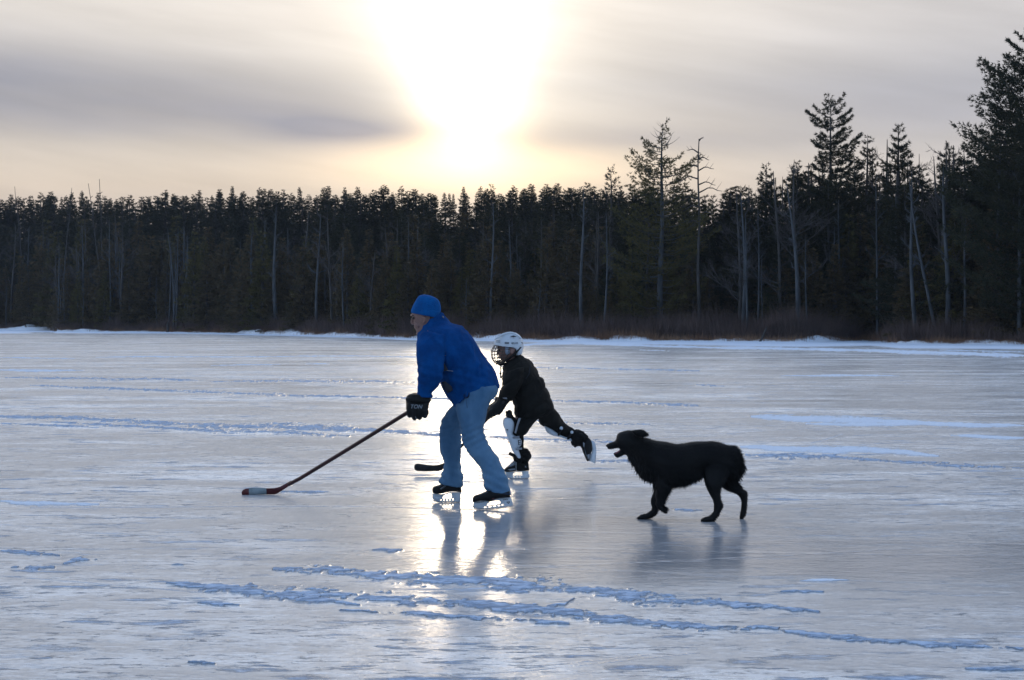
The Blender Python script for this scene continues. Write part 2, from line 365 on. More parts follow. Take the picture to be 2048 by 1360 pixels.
# ---------------------------------------------------------------- land beyond the lake
m_land = noisy('leaf_litter', (0.045, 0.034, 0.026), (0.11, 0.085, 0.065), 0.6, 0.95)
m_snow = noisy('snow', (0.72, 0.80, 0.90), (0.80, 0.85, 0.92), 0.8, 0.8, 0.05, 2.0)
def hill_h(px, t):
    """height of the land t metres behind the shoreline"""
    k = np.interp(px, [-1800, -300, 0, 600, 900, 1200, 1500, 2048, 3300], [14, 17, 17, 16, 14, 10, 5, 3, 3])
    s = np.clip((t - 14) / 120.0, 0, 1); s = s * s * (3 - 2 * s)
    return k * s + np.clip(t / 6.0, 0, 1) * 0.30
tt = np.concatenate((np.linspace(-3, 6, 14), np.linspace(7, 30, 14), np.linspace(34, 420, 40)))
pxs = np.linspace(-1800, 3300, 500)
T2, Q2 = np.meshgrid(tt, pxs, indexing='ij')
LY = shore(Q2) + T2; LX = (Q2 - 1024) / F * LY
LZ = hill_h(Q2, T2) + (fbm2(LX * 0.25, LY * 0.25, 4, 40) - 0.5) * np.clip((T2 + 1) / 10, 0, 1) * 0.7
LZ = np.where(T2 < 0, -0.05 + 0.0 * LZ, LZ)
i2 = np.arange(T2.size).reshape(T2.shape)
land = link('hill', mesh_np('hill', np.stack((LX, LY, LZ), -1).reshape(-1, 3), [np.stack((i2[:-1, :-1], i2[:-1, 1:], i2[1:, 1:], i2[1:, :-1]), -1).reshape(-1, 4)], True), None, m_land)
tag(land, kind='structure')
def land_z(px, t):
    d = shore(px) + t; x = (px - 1024) / F * d
    return float(hill_h(np.array(px, float), np.array(t, float)) + (fbm2(np.array([x * 0.25]), np.array([d * 0.25]), 4, 40)[0] - 0.5) * np.clip((t + 1) / 10, 0, 1) * 0.7)
# snow bank along the water's edge
tb = np.linspace(-2.5, 4.5, 12); pb = np.linspace(-1500, 3200, 1500)
T3, Q3 = np.meshgrid(tb, pb, indexing='ij')
BY = shore(Q3) + T3 + (fbm2(Q3 * 0.02, T3 * 0.2, 3, 50) - 0.5) * 2; BX = (Q3 - 1024) / F * BY
amp = 0.22 + 0.9 * np.clip(fbm2(Q3 * 0.012, Q3 * 0, 4, 52) - 0.45, 0, 1) + 0.22 * np.exp(-((Q3 - 50) / 60.0) ** 2) + 0.25 * np.exp(-((Q3 - 1640) / 40.0) ** 2)
BZ = np.sin(np.clip((T3 + 2.5) / 7.0, 0, 1) * math.pi) ** 0.8 * amp * (0.6 + 0.8 * fbm2(BX * 0.9, BY * 0.9, 3, 53)) - 0.03
i3 = np.arange(T3.size).reshape(T3.shape)
bank_o = link('snow_bank', mesh_np('snow_bank', np.stack((BX, BY, BZ), -1).reshape(-1, 3), [np.stack((i3[:-1, :-1], i3[:-1, 1:], i3[1:, 1:], i3[1:, :-1]), -1).reshape(-1, 4)], True), None, m_snow)
tag(bank_o, kind='structure')
# ---------------------------------------------------------------- figure helpers
def crop(x0, y0, s, sy=None):
    sy = sy or s
    return lambda x, y: (x0 + x / s, y0 + y / sy)
M1 = crop(780, 570, 4.5333); M2 = crop(780, 770, 4.5333); KC = crop(950, 650, 4.1231, 4.1212); DG = crop(1180, 830, 5.6676, 5.6667)

class Solid:
    """closed lofts gathered for one continuous skin"""
    def __init__(s): s.V = []; s.Q = []; s.T = []; s.n = 0
    def _add(s, V, Q, T=()):
        s.V.append(np.asarray(V, float)); s.Q += [tuple(i + s.n for i in q) for q in Q]; s.T += [tuple(i + s.n for i in t) for t in T]; s.n += len(V)
    def loft(s, cf, secs, dc, k=20, sub=3, p=2.0, ox=(0.0, 0.0)):
        """secs: (ax, ay, bx, by, halfdepth[, centre depth]): outline point pairs with a measured depth"""
        A = []
        for q in secs:
            d = q[5] if len(q) > 5 else dc
            a = P(*cf(q[0], q[1]), d); b = P(*cf(q[2], q[3]), d)
            A.append(np.concatenate((a, b, (q[4], d))))
        A = np.array(A); m = len(A)
        # smooth interpolation along the limb (Catmull-Rom)
        if sub > 1 and m > 2:
            out = []
            for i in range(m - 1):
                p0 = A[max(i - 1, 0)]; p1 = A[i]; p2 = A[i + 1]; p3 = A[min(i + 2, m - 1)]
                for j in range(sub):
                    t = j / sub
                    out.append(0.5 * ((2 * p1) + (-p0 + p2) * t + (2 * p0 - 5 * p1 + 4 * p2 - p3) * t * t + (-p0 + 3 * p1 - 3 * p2 + p3) * t ** 3))
            out.append(A[-1]); A = np.array(out); m = len(A)
        th = np.arange(k) * 2 * math.pi / k
        c_, s_ = np.cos(th), np.sin(th)
        e = 2.0 / p; cx = np.sign(c_) * np.abs(c_) ** e; sx_ = np.sign(s_) * np.abs(s_) ** e
        V = []
        for r in A:
            ctr = (r[0:3] + r[3:6]) / 2; h = (r[0:3] - r[3:6]) / 2
            V.append(ctr + h * cx[:, None] + np.array((0, 1.0, 0)) * (r[6] * sx_)[:, None])
        V = np.concatenate(V)
        Q = [(i * k + j, i * k + (j + 1) % k, (i + 1) * k + (j + 1) % k, (i + 1) * k + j) for i in range(m - 1) for j in range(k)]
        n = len(V); V = np.concatenate((V, [V[:k].mean(0)], [V[-k:].mean(0)]))
        T = [(n, (j + 1) % k, j) for j in range(k)] + [(n + 1, (m - 1) * k + j, (m - 1) * k + (j + 1) % k) for j in range(k)]
        s._add(V, Q, T)
    def tube(s, pts, rads, k=12, sub=3, cf=None):
        """round limb through points (px, py, depth) or world points when cf is None"""
        W = np.array([P(*cf(q[0], q[1]), q[2]) if cf else q for q in pts], float)
        A = np.concatenate((W, np.asarray(rads, float)[:, None]), 1); m = len(A)
        if sub > 1 and m > 2:
            out = []
            for i in range(m - 1):
                p0 = A[max(i - 1, 0)]; p1 = A[i]; p2 = A[i + 1]; p3 = A[min(i + 2, m - 1)]
                for j in range(sub):
                    t = j / sub
                    out.append(0.5 * ((2 * p1) + (-p0 + p2) * t + (2 * p0 - 5 * p1 + 4 * p2 - p3) * t * t + (-p0 + 3 * p1 - 3 * p2 + p3) * t ** 3))
            out.append(A[-1]); A = np.array(out); m = len(A)
        # rounded ends
        d0 = unit(A[0, :3] - A[1, :3]); d1 = unit(A[-1, :3] - A[-2, :3])
        def capr(a, d, fr): return [np.concatenate((a[:3] + d * a[3] * math.sin(f), [a[3] * math.cos(f)])) for f in fr]
        A = np.array(capr(A[0], d0, (1.25, 0.75)) + list(A) + capr(A[-1], d1, (0.75, 1.25))); m = len(A)
        d = np.gradient(A[:, :3], axis=0); d = unit(d)
        ref = np.array((0.05, 1.0, 0.02)) if abs(d[m // 2][1]) < 0.8 else np.array((0, 0.05, 1.0))
        a = unit(np.cross(d, ref)); b = np.cross(d, a)
        th = np.arange(k) * 2 * math.pi / k
        V = (A[:, None, :3] + A[:, None, 3:4] * (a[:, None] * np.cos(th)[None, :, None] + b[:, None] * np.sin(th)[None, :, None])).reshape(-1, 3)
        Q = [(i * k + j, i * k + (j + 1) % k, (i + 1) * k + (j + 1) % k, (i + 1) * k + j) for i in range(m - 1) for j in range(k)]
        n = len(V); V = np.concatenate((V, [V[:k].mean(0)], [V[-k:].mean(0)]))
        T = [(n, (j + 1) % k, j) for j in range(k)] + [(n + 1, (m - 1) * k + j, (m - 1) * k + (j + 1) % k) for j in range(k)]
        s._add(V, Q, T)
    def ball(s, c, r, seg=14):
        c = np.asarray(c, float); r = np.asarray(r, float) * np.ones(3)
        m = seg // 2 + 1; ph = np.linspace(0.12, math.pi - 0.12, m); th = np.arange(seg) * 2 * math.pi / seg
        V = np.array([[c[0] + r[0] * math.sin(f) * math.cos(t), c[1] + r[1] * math.sin(f) * math.sin(t), c[2] + r[2] * math.cos(f)] for f in ph for t in th])
        Q = [(i * seg + j, (i + 1) * seg + j, (i + 1) * seg + (j + 1) % seg, i * seg + (j + 1) % seg) for i in range(m - 1) for j in range(seg)]
        n = len(V); V = np.concatenate((V, [V[:seg].mean(0)], [V[-seg:].mean(0)]))
        T = [(n, j, (j + 1) % seg) for j in range(seg)] + [(n + 1, (m - 1) * seg + (j + 1) % seg, (m - 1) * seg + j) for j in range(seg)]
        s._add(V, Q, T)
    def extrude(s, loops, dfun, half, cf=None):
        """flat profile (outer loop, holes...) in photo crop points, given its thickness across the picture"""
        pts = []; lens = []
        for lp in loops:
            w = [P(*(cf(x, y) if cf else (x, y)), dfun(x) if callable(dfun) else dfun) for x, y in lp]
            pts.append(w); lens.append(len(w))
        flat = [q for w in pts for q in w]; n = len(flat)
        tri = tessellate_polygon([[Vector((q[0], q[2], 0)) for q in w] for w in pts])
        V = np.array([q - np.array((0, half, 0)) for q in flat] + [q + np.array((0, half, 0)) for q in flat])
        T = [tuple(t) for t in tri] + [tuple(i + n for i in reversed(t)) for t in tri]; Q = []; o = 0
        for L in lens:
            for i in range(L): Q.append((o + i, o + (i + 1) % L, n + o + (i + 1) % L, n + o + i))
            o += L
        s._add(V, Q, T)
    def raw(s, name='m', smooth=True, fix=True):
        V = np.concatenate(s.V); Fc = []
        if s.Q: Fc.append(np.array(s.Q))
        if s.T: Fc.append(np.array(s.T))
        me = mesh_np(name, V, Fc, smooth)
        if fix:
            import bmesh
            b = bmesh.new(); b.from_mesh(me); bmesh.ops.recalc_face_normals(b, faces=b.faces); b.to_mesh(me); b.free()
        return me
    def skin(s, voxel=0.006, smooth=4, name='m', disp=None, origin=(0, 0, 0)):
        me = s.raw(name); o = bpy.data.objects.new('tmp', me); S.collection.objects.link(o)
        md = o.modifiers.new('r', 'REMESH'); md.mode = 'VOXEL'; md.voxel_size = voxel; md.use_smooth_shade = True
        if smooth:
            m2 = o.modifiers.new('s', 'SMOOTH'); m2.iterations = smooth; m2.factor = 0.5
        bpy.context.view_layer.update(); dg = bpy.context.evaluated_depsgraph_get()
        out = bpy.data.meshes.new_from_object(o.evaluated_get(dg)); out.name = name
        bpy.data.objects.remove(o); bpy.data.meshes.remove(me)
        n = len(out.vertices); co = np.empty(n * 3, np.float32); out.vertices.foreach_get('co', co); co = co.reshape(-1, 3).astype(float)
        if disp:
            no = np.empty(n * 3, np.float32); out.vertex_normals.foreach_get('vector', no); no = no.reshape(-1, 3)
            co = co + no * disp(co)[:, None]
        co -= np.asarray(origin); out.vertices.foreach_set('co', co.astype(np.float32).ravel())
        out.polygons.foreach_set('use_smooth', np.ones(len(out.polygons), bool)); out.update()
        return out
def shift(me, origin):
    me.transform(Matrix.Translation(-Vector(origin))); return me
def wrinkle(amp, sc, stretch=(1, 1, 1), seed=0, ridge=True):
    st = np.array(stretch) * sc
    def f(p):
        a = vnoise3(p * st, seed); b = vnoise3(p * st * 2.3 + 7, seed + 3)
        r_ = 1 - np.abs(a * 2 - 1) if ridge else a
        return amp * ((r_ - 0.5) * 1.2 + (b - 0.5) * 0.5)
    return f
def summed(*fs): return lambda p: sum(f(p) for f in fs)
def text_mesh(name, body, size, loc, rot, extr=0.0006, shear=0.2, origin=(0, 0, 0)):
    c = bpy.data.curves.new(name, 'FONT'); c.body = body; c.size = size; c.extrude = extr; c.shear = shear; c.offset = size * 0.02
    c.align_x = 'CENTER'; c.align_y = 'CENTER'
    o = bpy.data.objects.new('tmp', c); S.collection.objects.link(o); bpy.context.view_layer.update()
    me = bpy.data.meshes.new_from_object(o.evaluated_get(bpy.context.evaluated_depsgraph_get())); me.name = name
    bpy.data.objects.remove(o)
    me.transform(Matrix.Translation(Vector(loc) - Vector(origin)) @ rot.to_4x4()); return me
FACE_CAM = Matrix.Rotation(math.pi / 2, 3, 'X')
def ribbon_strip(solid, cf, pts, r, d, k=6): solid.tube([(x, y, d) for x, y in pts], [r] * len(pts), k, 2, cf)

m_fleece = noisy('blue_fleece', (0.002, 0.043, 0.165), (0.003, 0.066, 0.24), 9, 0.95, 0.005, 60, Specular_IOR_Level=0.12)
m_hat = noisy('blue_knit_hat', (0.003, 0.068, 0.235), (0.004, 0.10, 0.32), 12, 0.95, 0.005, 90, Specular_IOR_Level=0.15)
m_panel = noisy('dark_panel', (0.008, 0.010, 0.018), (0.014, 0.018, 0.03), 8, 0.8)
m_denim = noisy('washed_denim', (0.055, 0.135, 0.24), (0.115, 0.225, 0.35), 4.0, 0.85, 0.003, 70, (1, 1, 0.5), 0.3, 0.7, Specular_IOR_Level=0.2)
m_stitch = principled('denim_seam', (0.03, 0.06, 0.12), 0.9)[0]
m_skin = noisy('skin', (0.20, 0.11, 0.09), (0.26, 0.145, 0.12), 12, 0.5, 0.001, 60)
m_black = noisy('black_leather', (0.005, 0.005, 0.0055), (0.012, 0.0115, 0.012), 10, 0.5, 0.002, 30, Specular_IOR_Level=0.22)
m_cloth = noisy('black_padded_nylon', (0.006, 0.006, 0.0055), (0.012, 0.0115, 0.010), 5, 0.7, 0.006, 14, Specular_IOR_Level=0.15)
m_white = noisy('white_plastic', (0.52, 0.58, 0.64), (0.64, 0.69, 0.74), 4, 0.35)
m_grey = noisy('grey_trim', (0.18, 0.195, 0.22), (0.26, 0.28, 0.31), 8, 0.6)
m_steel = principled('steel', (0.55, 0.58, 0.62), 0.25, Metallic=1.0)[0]
m_shaft = noisy('dark_red_shaft', (0.022, 0.006, 0.007), (0.040, 0.009, 0.011), 6, 0.5, 0.0, Specular_IOR_Level=0.2)
m_blade = noisy('red_blade', (0.07, 0.006, 0.008), (0.10, 0.010, 0.012), 6, 0.4)
m_tape = noisy('white_tape', (0.20, 0.25, 0.27), (0.28, 0.33, 0.35), 20, 0.85)
m_btape = noisy('black_tape', (0.012, 0.011, 0.011), (0.022, 0.02, 0.02), 20, 0.8)
m_hair = noisy('hair', (0.03, 0.025, 0.02), (0.06, 0.05, 0.04), 30, 0.8)
m_eye = principled('eye', (0.03, 0.02, 0.015), 0.15)[0]
m_wire = principled('cage_wire', (0.10, 0.075, 0.06), 0.4, Metallic=0.5)[0]

def tri_mesh(name, C, A, B):
    """triangles with centre C and corner offsets A (length direction) and B (width)"""
    n = len(C); V = np.empty((n, 3, 3)); V[:, 0] = C - B; V[:, 1] = C + B; V[:, 2] = C + A
    return mesh_np(name, V.reshape(-1, 3), [np.arange(n * 3).reshape(n, 3)])
# ---------------------------------------------------------------- trees
rs = np.random.RandomState(11)
def foliage_mat(name, c1, c2, c3):
    m, q, b = principled(name, c1, 0.75)
    t = q.n('ShaderNodeTexCoord').outputs['Object']
    n1 = q.sstep(q.noise(t, 0.9, 3.0), 0.38, 0.62)
    n2 = q.sstep(q.noise(t, 3.5, 3.0), 0.40, 0.66)
    oi = q.n('ShaderNodeObjectInfo').outputs['Random']
    c = q.mix(n1, c1, c2); c = q.mix(q.m('MULTIPLY', n2, q.m('MULTIPLY_ADD', oi, 0.8, 0.2)), c, c3)
    q.put(b.inputs['Base Color'], c); b.inputs['Specular IOR Level'].default_value = 0.2
    return m
m_pine = foliage_mat('pine_needles', (0.022, 0.028, 0.016), (0.038, 0.040, 0.020), (0.074, 0.060, 0.022))
m_cedar = foliage_mat('cedar_foliage', (0.060, 0.052, 0.028), (0.105, 0.074, 0.034), (0.14, 0.095, 0.042))
m_golden = foliage_mat('golden_needles', (0.065, 0.060, 0.022), (0.110, 0.090, 0.026), (0.130, 0.105, 0.036))
m_bark = noisy('grey_bark', (0.04, 0.045, 0.05), (0.09, 0.095, 0.10), 2.2, 0.9, stretch=(1, 1, 0.3))
m_darkbark = noisy('brown_bark', (0.04, 0.035, 0.032), (0.075, 0.068, 0.062), 2.0, 0.9, stretch=(1, 1, 0.3))
m_twig = noisy('twigs', (0.05, 0.042, 0.038), (0.09, 0.075, 0.068), 1.5, 0.9)

class Wood:
    """tapered limbs as 4..6 sided tubes"""
    def __init__(s): s.V = []; s.F4 = []; s.n = 0
    def limb(s, pts, rads, k=4):
        pts = np.asarray(pts, float); m = len(pts)
        d = np.gradient(pts, axis=0); d /= np.linalg.norm(d, axis=1)[:, None] + 1e-9
        up = np.array((0.31, 0.95, 0.05)) if abs(d[0][2]) > 0.8 else np.array((0, 0, 1.0))
        a = np.cross(d, up); a /= np.linalg.norm(a, axis=1)[:, None] + 1e-9
        b = np.cross(d, a); th = np.arange(k) * 2 * math.pi / k
        ring = pts[:, None, :] + np.asarray(rads)[:, None, None] * (a[:, None, :] * np.cos(th)[None, :, None] + b[:, None, :] * np.sin(th)[None, :, None])
        s.V.append(ring.reshape(-1, 3)); base = s.n; s.n += m * k
        i = np.arange((m - 1) * k); r = i // k; c = i % k
        s.F4.append(np.stack((base + r * k + c, base + r * k + (c + 1) % k, base + (r + 1) * k + (c + 1) % k, base + (r + 1) * k + c), -1))
    def mesh(s, name): return mesh_np(name, np.concatenate(s.V), [np.concatenate(s.F4)], True)

def conifer(H, W, base, n_whorl, seed, style='pine', needle=0.20, dens=1.0, shape=None, bare_top=0.0):
    """returns (trunk mesh, crown mesh). Needle tufts sit on real boughs spread through the crown."""
    r = np.random.RandomState(seed); w = Wood()
    lean = r.uniform(-0.02, 0.02, 2)
    zs = np.linspace(0, H, 9)
    tr = np.stack((lean[0] * zs + 0.05 * np.sin(zs * 0.7 + seed), lean[1] * zs, zs), -1)
    r0 = 0.012 * H + 0.05
    w.limb(tr, r0 * (1 - zs / H) ** 0.8 + 0.012, 6)
    Cs, As, Bs = [], [], []
    zw = base + (H * 0.984 - base) * (np.linspace(0, 1, n_whorl) ** 0.98)
    for z in zw:
        f = (z - base) / (H - base)
        L0 = W * (shape(f) if shape else (1 - f) ** 0.75)
        nb = r.randint(4, 7) if style == 'pine' else r.randint(5, 9)
        a0 = r.uniform(0, 6.28)
        for k in range(nb):
            if r.rand() < (0.16 if style == 'pine' else 0.05): continue
            an = a0 + k * 6.283 / nb + r.uniform(-0.35, 0.35)
            L = max(0.18, L0 * r.uniform(0.55, 1.15))
            zz = z + r.uniform(-0.15, 0.15)
            if style == 'pine': rise, tip = 0.02 + 0.26 * f + 0.5 * max(0, f - 0.9) * 10 * 0.5, 0.26
            else: rise, tip = -0.25 + 0.55 * f, 0.10
            m = 6; s = np.linspace(0, 1, m)
            dirv = np.array((math.cos(an), math.sin(an), 0)); side = np.array((-math.sin(an), math.cos(an), 0))
            bx = np.interp(zz, zs, tr[:, 0]); by = np.interp(zz, zs, tr[:, 1])
            pts = np.array((bx, by, zz)) + dirv * (s * L)[:, None]
            pts[:, 2] += rise * L * s + tip * L * s ** 2.5 - 0.06 * L * np.sin(s * 3.1)
            pts += side * (r.uniform(-0.15, 0.15) * L * s ** 2)[:, None]
            w.limb(pts, 0.035 * (1 - s * 0.85) * min(1, L), 3)
            if bare_top and f > 1 - bare_top and r.rand() < 0.75: continue
            nt_ = max(2, int(L * 11 * dens * (1.0 if f < 0.93 else 0.6)))
            ss = r.uniform(0.22 if style == 'pine' else 0.1, 1.0, nt_) ** 0.8
            c0 = np.stack([np.interp(ss, s, pts[:, i]) for i in range(3)], -1)
            off = r.uniform(-1, 1, nt_) * 0.30 * L * np.sin(np.clip(ss, 0, 1) * 2.6) ** 0.8
            c0 = c0 + side * off[:, None]; c0[:, 2] += r.uniform(-0.04, 0.09, nt_) * (1 + 0.3 * L)
            kk = 7 if style == 'pine' else 6
            c = np.repeat(c0, kk, 0); n = len(c)
            out = dirv + side * (np.sign(off) * 0.5)[:, None]; out = np.repeat(out, kk, 0)
            dv_ = unit(out + r.normal(0, 0.65, (n, 3)) + np.array((0, 0, 0.45 if style == 'pine' else -0.1)))
            ln = needle * r.uniform(0.7, 1.5, n)
            bb = unit(np.cross(dv_, r.normal(0, 1, (n, 3)))) * (needle * (0.13 if style == 'pine' else 0.20))
            Cs.append(c); As.append(dv_ * ln[:, None]); Bs.append(bb)
    return w.mesh('trunk'), tri_mesh('crown', np.concatenate(Cs), np.concatenate(As), np.concatenate(Bs))

def bare_tree(H, seed, r0=None, spread=0.35, first=0.35, n=16, twigs=True, lean=0.04, depth=2):
    r = np.random.RandomState(seed); w = Wood(); t = Wood()
    zs = np.linspace(0, H, 10); l = r.uniform(-lean, lean, 2); ph = r.uniform(0, 6)
    tr = np.stack((l[0] * zs + 0.012 * H * np.sin(zs / H * 5 + ph), l[1] * zs, zs), -1)
    r0 = r0 or 0.011 * H
    rad = r0 * (1 - zs / H) ** 0.7 + 0.015
    w.limb(tr, rad, 6)
    def sub(p, d, L, rr, lev):
        m = 5; s = np.linspace(0, 1, m)
        pts = p + d * (s * L)[:, None]; pts[:, 2] += 0.18 * L * s ** 2; pts += r.normal(0, 0.025 * L, (m, 3)) * s[:, None]
        (w if lev == 0 else t).limb(pts, rr * (1 - 0.85 * s) + 0.004, 3)
        if lev < depth:
            for _ in range(r.randint(3, 6) if lev else r.randint(4, 8)):
                q = r.uniform(0.25, 1.0); pp_ = np.array([np.interp(q, s, pts[:, i]) for i in range(3)])
                d2 = unit(d + r.normal(0, 0.55, 3) + np.array((0, 0, 0.25)))
                sub(pp_, d2, L * r.uniform(0.3, 0.55), rr * 0.45, lev + 1)
    for z in np.sort(H * (first + (0.98 - first) * r.rand(n))):
        an = r.uniform(0, 6.28); up = r.uniform(0.25, 0.9)
        L = H * spread * r.uniform(0.35, 1.0) * (1.05 - (z / H)) ** 0.5 * 0.8
        p = np.array([np.interp(z, zs, tr[:, i]) for i in range(3)])
        sub(p, unit(np.array((math.cos(an), math.sin(an), up))), L, float(np.interp(z, zs, rad)) * 0.5, 0)
    return w.mesh('trunk'), (t.mesh('crown') if t.n else None)

def tree_thing(name, meshes, mats, names):
    root = bpy.data.objects.new(name, None); S.collection.objects.link(root)
    for me, mt, nm in zip(meshes, mats, names):
        if me is not None: link(nm, me, root, mt)
    return root
def copy_tree(o):
    c = o.copy(); S.collection.objects.link(c)
    for ch in o.children:
        k = ch.copy(); S.collection.objects.link(k); k.parent = c
    return c
used = set()
def plant(proto, px, t, h, lab, cat, group=None, rz=None, H0=1.0, wide=1.0, zoff=0.0):
    o = proto if proto.name not in used else copy_tree(proto)
    used.add(o.name); used.add(proto.name)
    d = float(shore(px)) + t
    sc = h / H0
    o.location = ((px - 1024) / F * d, d, land_z(px, t) - 0.05 + zoff)
    o.scale = (sc * wide, sc * wide, sc); o.rotation_euler = (0, 0, R.uniform(0, 6.28) if rz is None else rz)
    zone = next(n for lim, n in ZONES if px < lim)
    size = ('tallest few', 'middling', 'lowest few')[0 if sc > 1.12 else (1 if sc > 0.85 else 2)]
    lab = lab.replace('@', {'tallest few': 'tall', 'middling': 'mid-height', 'lowest few': 'low'}[size]) + ', ' + zone
    tag(o, lab, cat, group); return o
ZONES = ((90, 'far left end'), (165, 'left of the tallest pole'), (260, 'by the tallest bare pole'), (420, 'above the short broken stump'), (530, 'left of the thickest trunk'), (640, 'near the thickest pale trunk'),
         (790, 'left of the man'), (980, 'behind the man'), (1120, 'behind the child'), (1240, 'left of the olive pine'), (1360, 'around the olive pine'), (1440, 'by the hooked dead snag'), (1560, 'where the treeline climbs'),
         (1620, 'left of the tiered pine'), (1710, 'below the tiered pine'), (1800, 'right of the tiered pine'), (1910, 'by the leaning trunks'), (1e9, 'by the tallest pine'))
def h_for(px, t, top):
    """height that brings the top of a tree t metres behind the shore to photo row top"""
    d = float(shore(px)) + t
    return P(px, top, d)[2] - land_z(px, t)

TC = ('trunk', 'crown')
pineA = [(15.0, tree_thing('pine_tree', conifer(15, 2.8, 1.4, 30, 100 + i, 'pine', 0.21, 2.3, lambda f: (1 - f) ** 0.75 * (0.8 + 0.35 * math.sin(f * 11 + i * 2)) + 0.06), (m_darkbark, m_pine), TC)) for i in range(4)]
pineB = [(14.0, tree_thing('pine_tree', conifer(14, 2.2, 3.5, 30, 200 + i, 'pine', 0.21, 2.3, lambda f: (1 - f) ** 0.85 * (0.85 + 0.25 * math.sin(f * 14 + i)) + 0.05), (m_darkbark, m_pine), TC)) for i in range(4)]
fillC = [(9.0, tree_thing('cedar_tree', conifer(9, 1.9, 0.8, 24, 300 + i, 'cedar', 0.24, 0.9, lambda f: (1 - f) ** 0.9), (m_darkbark, m_cedar if i < 3 else m_golden), TC)) for i in range(4)]
bareD = [(14.0, tree_thing('bare_tree', bare_tree(14, 400 + i, 0.13 + 0.03 * (i % 3), 0.20, 0.45, 12, lean=0.03, depth=1), (m_bark, m_bark), ('trunk', 'crown'))) for i in range(5)]
bareE = [(11.0, tree_thing('bare_tree', bare_tree(11, 500 + i, 0.11, 0.34, 0.25, 16, lean=0.03, depth=2), (m_darkbark, m_twig), ('trunk', 'crown'))) for i in range(3)]

# ---- single trees that stand out
def hero(name, meshes, mats, names, px, t, lab, cat, rz=0.0):
    o = tree_thing(name, meshes, mats, names)
    d = float(shore(px)) + t; o.location = ((px - 1024) / F * d, d, land_z(px, t) - 0.05); o.rotation_euler[2] = rz
    tag(o, lab, cat); return o
def prof(*p):
    xs = [a for a, _ in p]; ys = [b for _, b in p]
    return lambda f: float(np.interp(f, xs, ys))
H = h_for(1320, 4, 246)
hero('pine_tree', conifer(H, 3.7, 1.6, 30, 901, 'pine', 0.16, 2.3, prof((0, .8), (.25, 1.0), (.45, .9), (.6, .62), (.72, .72), (.85, .42), (1, .12)), 0.12), (m_bark, m_golden), TC, 1320, 4,
     'tall open olive pine with a thin spiky top left of the bare snag', 'tree')
H = h_for(1660, 8, 207)
hero('pine_tree', conifer(H, 3.4, 1.2, 30, 913, 'pine', 0.17, 4.5, prof((0, .8), (.45, .9), (.56, .78), (.60, .42), (.68, .40), (.74, .66), (.80, .55), (.84, .30), (.90, .42), (.96, .34), (1, .22))), (m_darkbark, m_pine), TC, 1660, 8,
     'tall dark pine whose tiered top stands alone above the treeline', 'tree', 0.6)
H = h_for(2062, 3, 70)
hero('pine_tree', conifer(H, 5.6, 1.5, 36, 907, 'pine', 0.18, 4.2, prof((0, .75), (.3, 1.0), (.55, .85), (.8, .55), (1, .10))), (m_darkbark, m_pine), TC, 2080, 3,
     'tallest pine, broad and dark, cut off by the right edge of the photo', 'tree')
H = h_for(2010, 7, 230)
hero('pine_tree', conifer(H, 4.0, 1.0, 28, 909, 'pine', 0.18, 3.6, prof((0, .8), (.4, 1.0), (.8, .6), (1, .15))), (m_darkbark, m_pine), TC, 2010, 9,
     'dark pine crowded against the left side of the tallest pine', 'tree')
H = h_for(1230, 12, 333)
hero('pine_tree', conifer(H, 1.3, 2, 26, 905, 'pine', 0.2, 0.9, prof((0, 1.0), (.5, .9), (.75, .4), (.86, .65), (.93, .3), (1, .25))), (m_darkbark, m_pine), TC, 1226, 12,
     'slim ragged pine with a knobbly crooked top left of the open olive pine', 'tree')
for px, top, wd, sd_i, lab in ((1527, 326, 2.0, 921, 'bushy pine with a blunt top where the treeline starts to climb'),
        (1735, 268, 2.0, 922, 'ragged pine just right of the tiered lone pine top'),
        (1792, 246, 2.1, 923, 'loose feathery pine peaking between the lone pine and the bare crowns'),
        (1898, 282, 2.3, 924, 'dense dark pine with a rounded top left of the tallest pine'),
        (1590, 322, 2.2, 925, 'dark pine rising just left of the tiered lone pine'),
        (983, 370, 1.6, 926, 'pine poking above the skyline straight below the sun')):
    t_ = 10 if px > 1400 else 40
    H = h_for(px, t_, top)
    hero('pine_tree', conifer(H, wd, H * 0.18, 26, sd_i, 'pine', 0.18, 2.2, lambda f: (1 - f) ** 0.6), (m_darkbark, m_pine), TC, px, t_, lab, 'tree')
# dead snag with hooked limbs
def snag(px, t, top, lab, limbs, r0=0.11, tilt=0.0):
    H = h_for(px, t, top); w = Wood(); zs = np.linspace(0, H, 10)
    tr = np.stack((tilt * (zs - H) + 0.05 * np.sin(zs), 0 * zs, zs), -1); w.limb(tr, r0 * (1 - zs / H) + 0.03, 6)
    br = Wood()
    for f, L, up in limbs:
        z = H * f; p = np.array((np.interp(z, zs, tr[:, 0]), 0.0, z)); s = np.linspace(0, 1, 6)
        pts = p + np.stack((L * s, 0.3 * L * s * (1 if f * 100 % 2 > 1 else -1), abs(L) * (up * s + 0.25 * np.sin(s * 5) * s)), -1)
        br.limb(pts, 0.045 * (1 - 0.8 * s) + 0.006, 4)
        for q in (0.45, 0.75):
            pq = np.array([np.interp(q, s, pts[:, i]) for i in range(3)])
            br.limb(np.stack([pq, pq + np.array((0.25 * L, 0.1, abs(L) * 0.35))]), [0.018, 0.006], 3)
    return hero('dead_tree', (w.mesh('trunk'), br.mesh('crown')), (m_darkbark, m_darkbark), ('trunk', 'crown'), px, t, lab, 'dead tree')
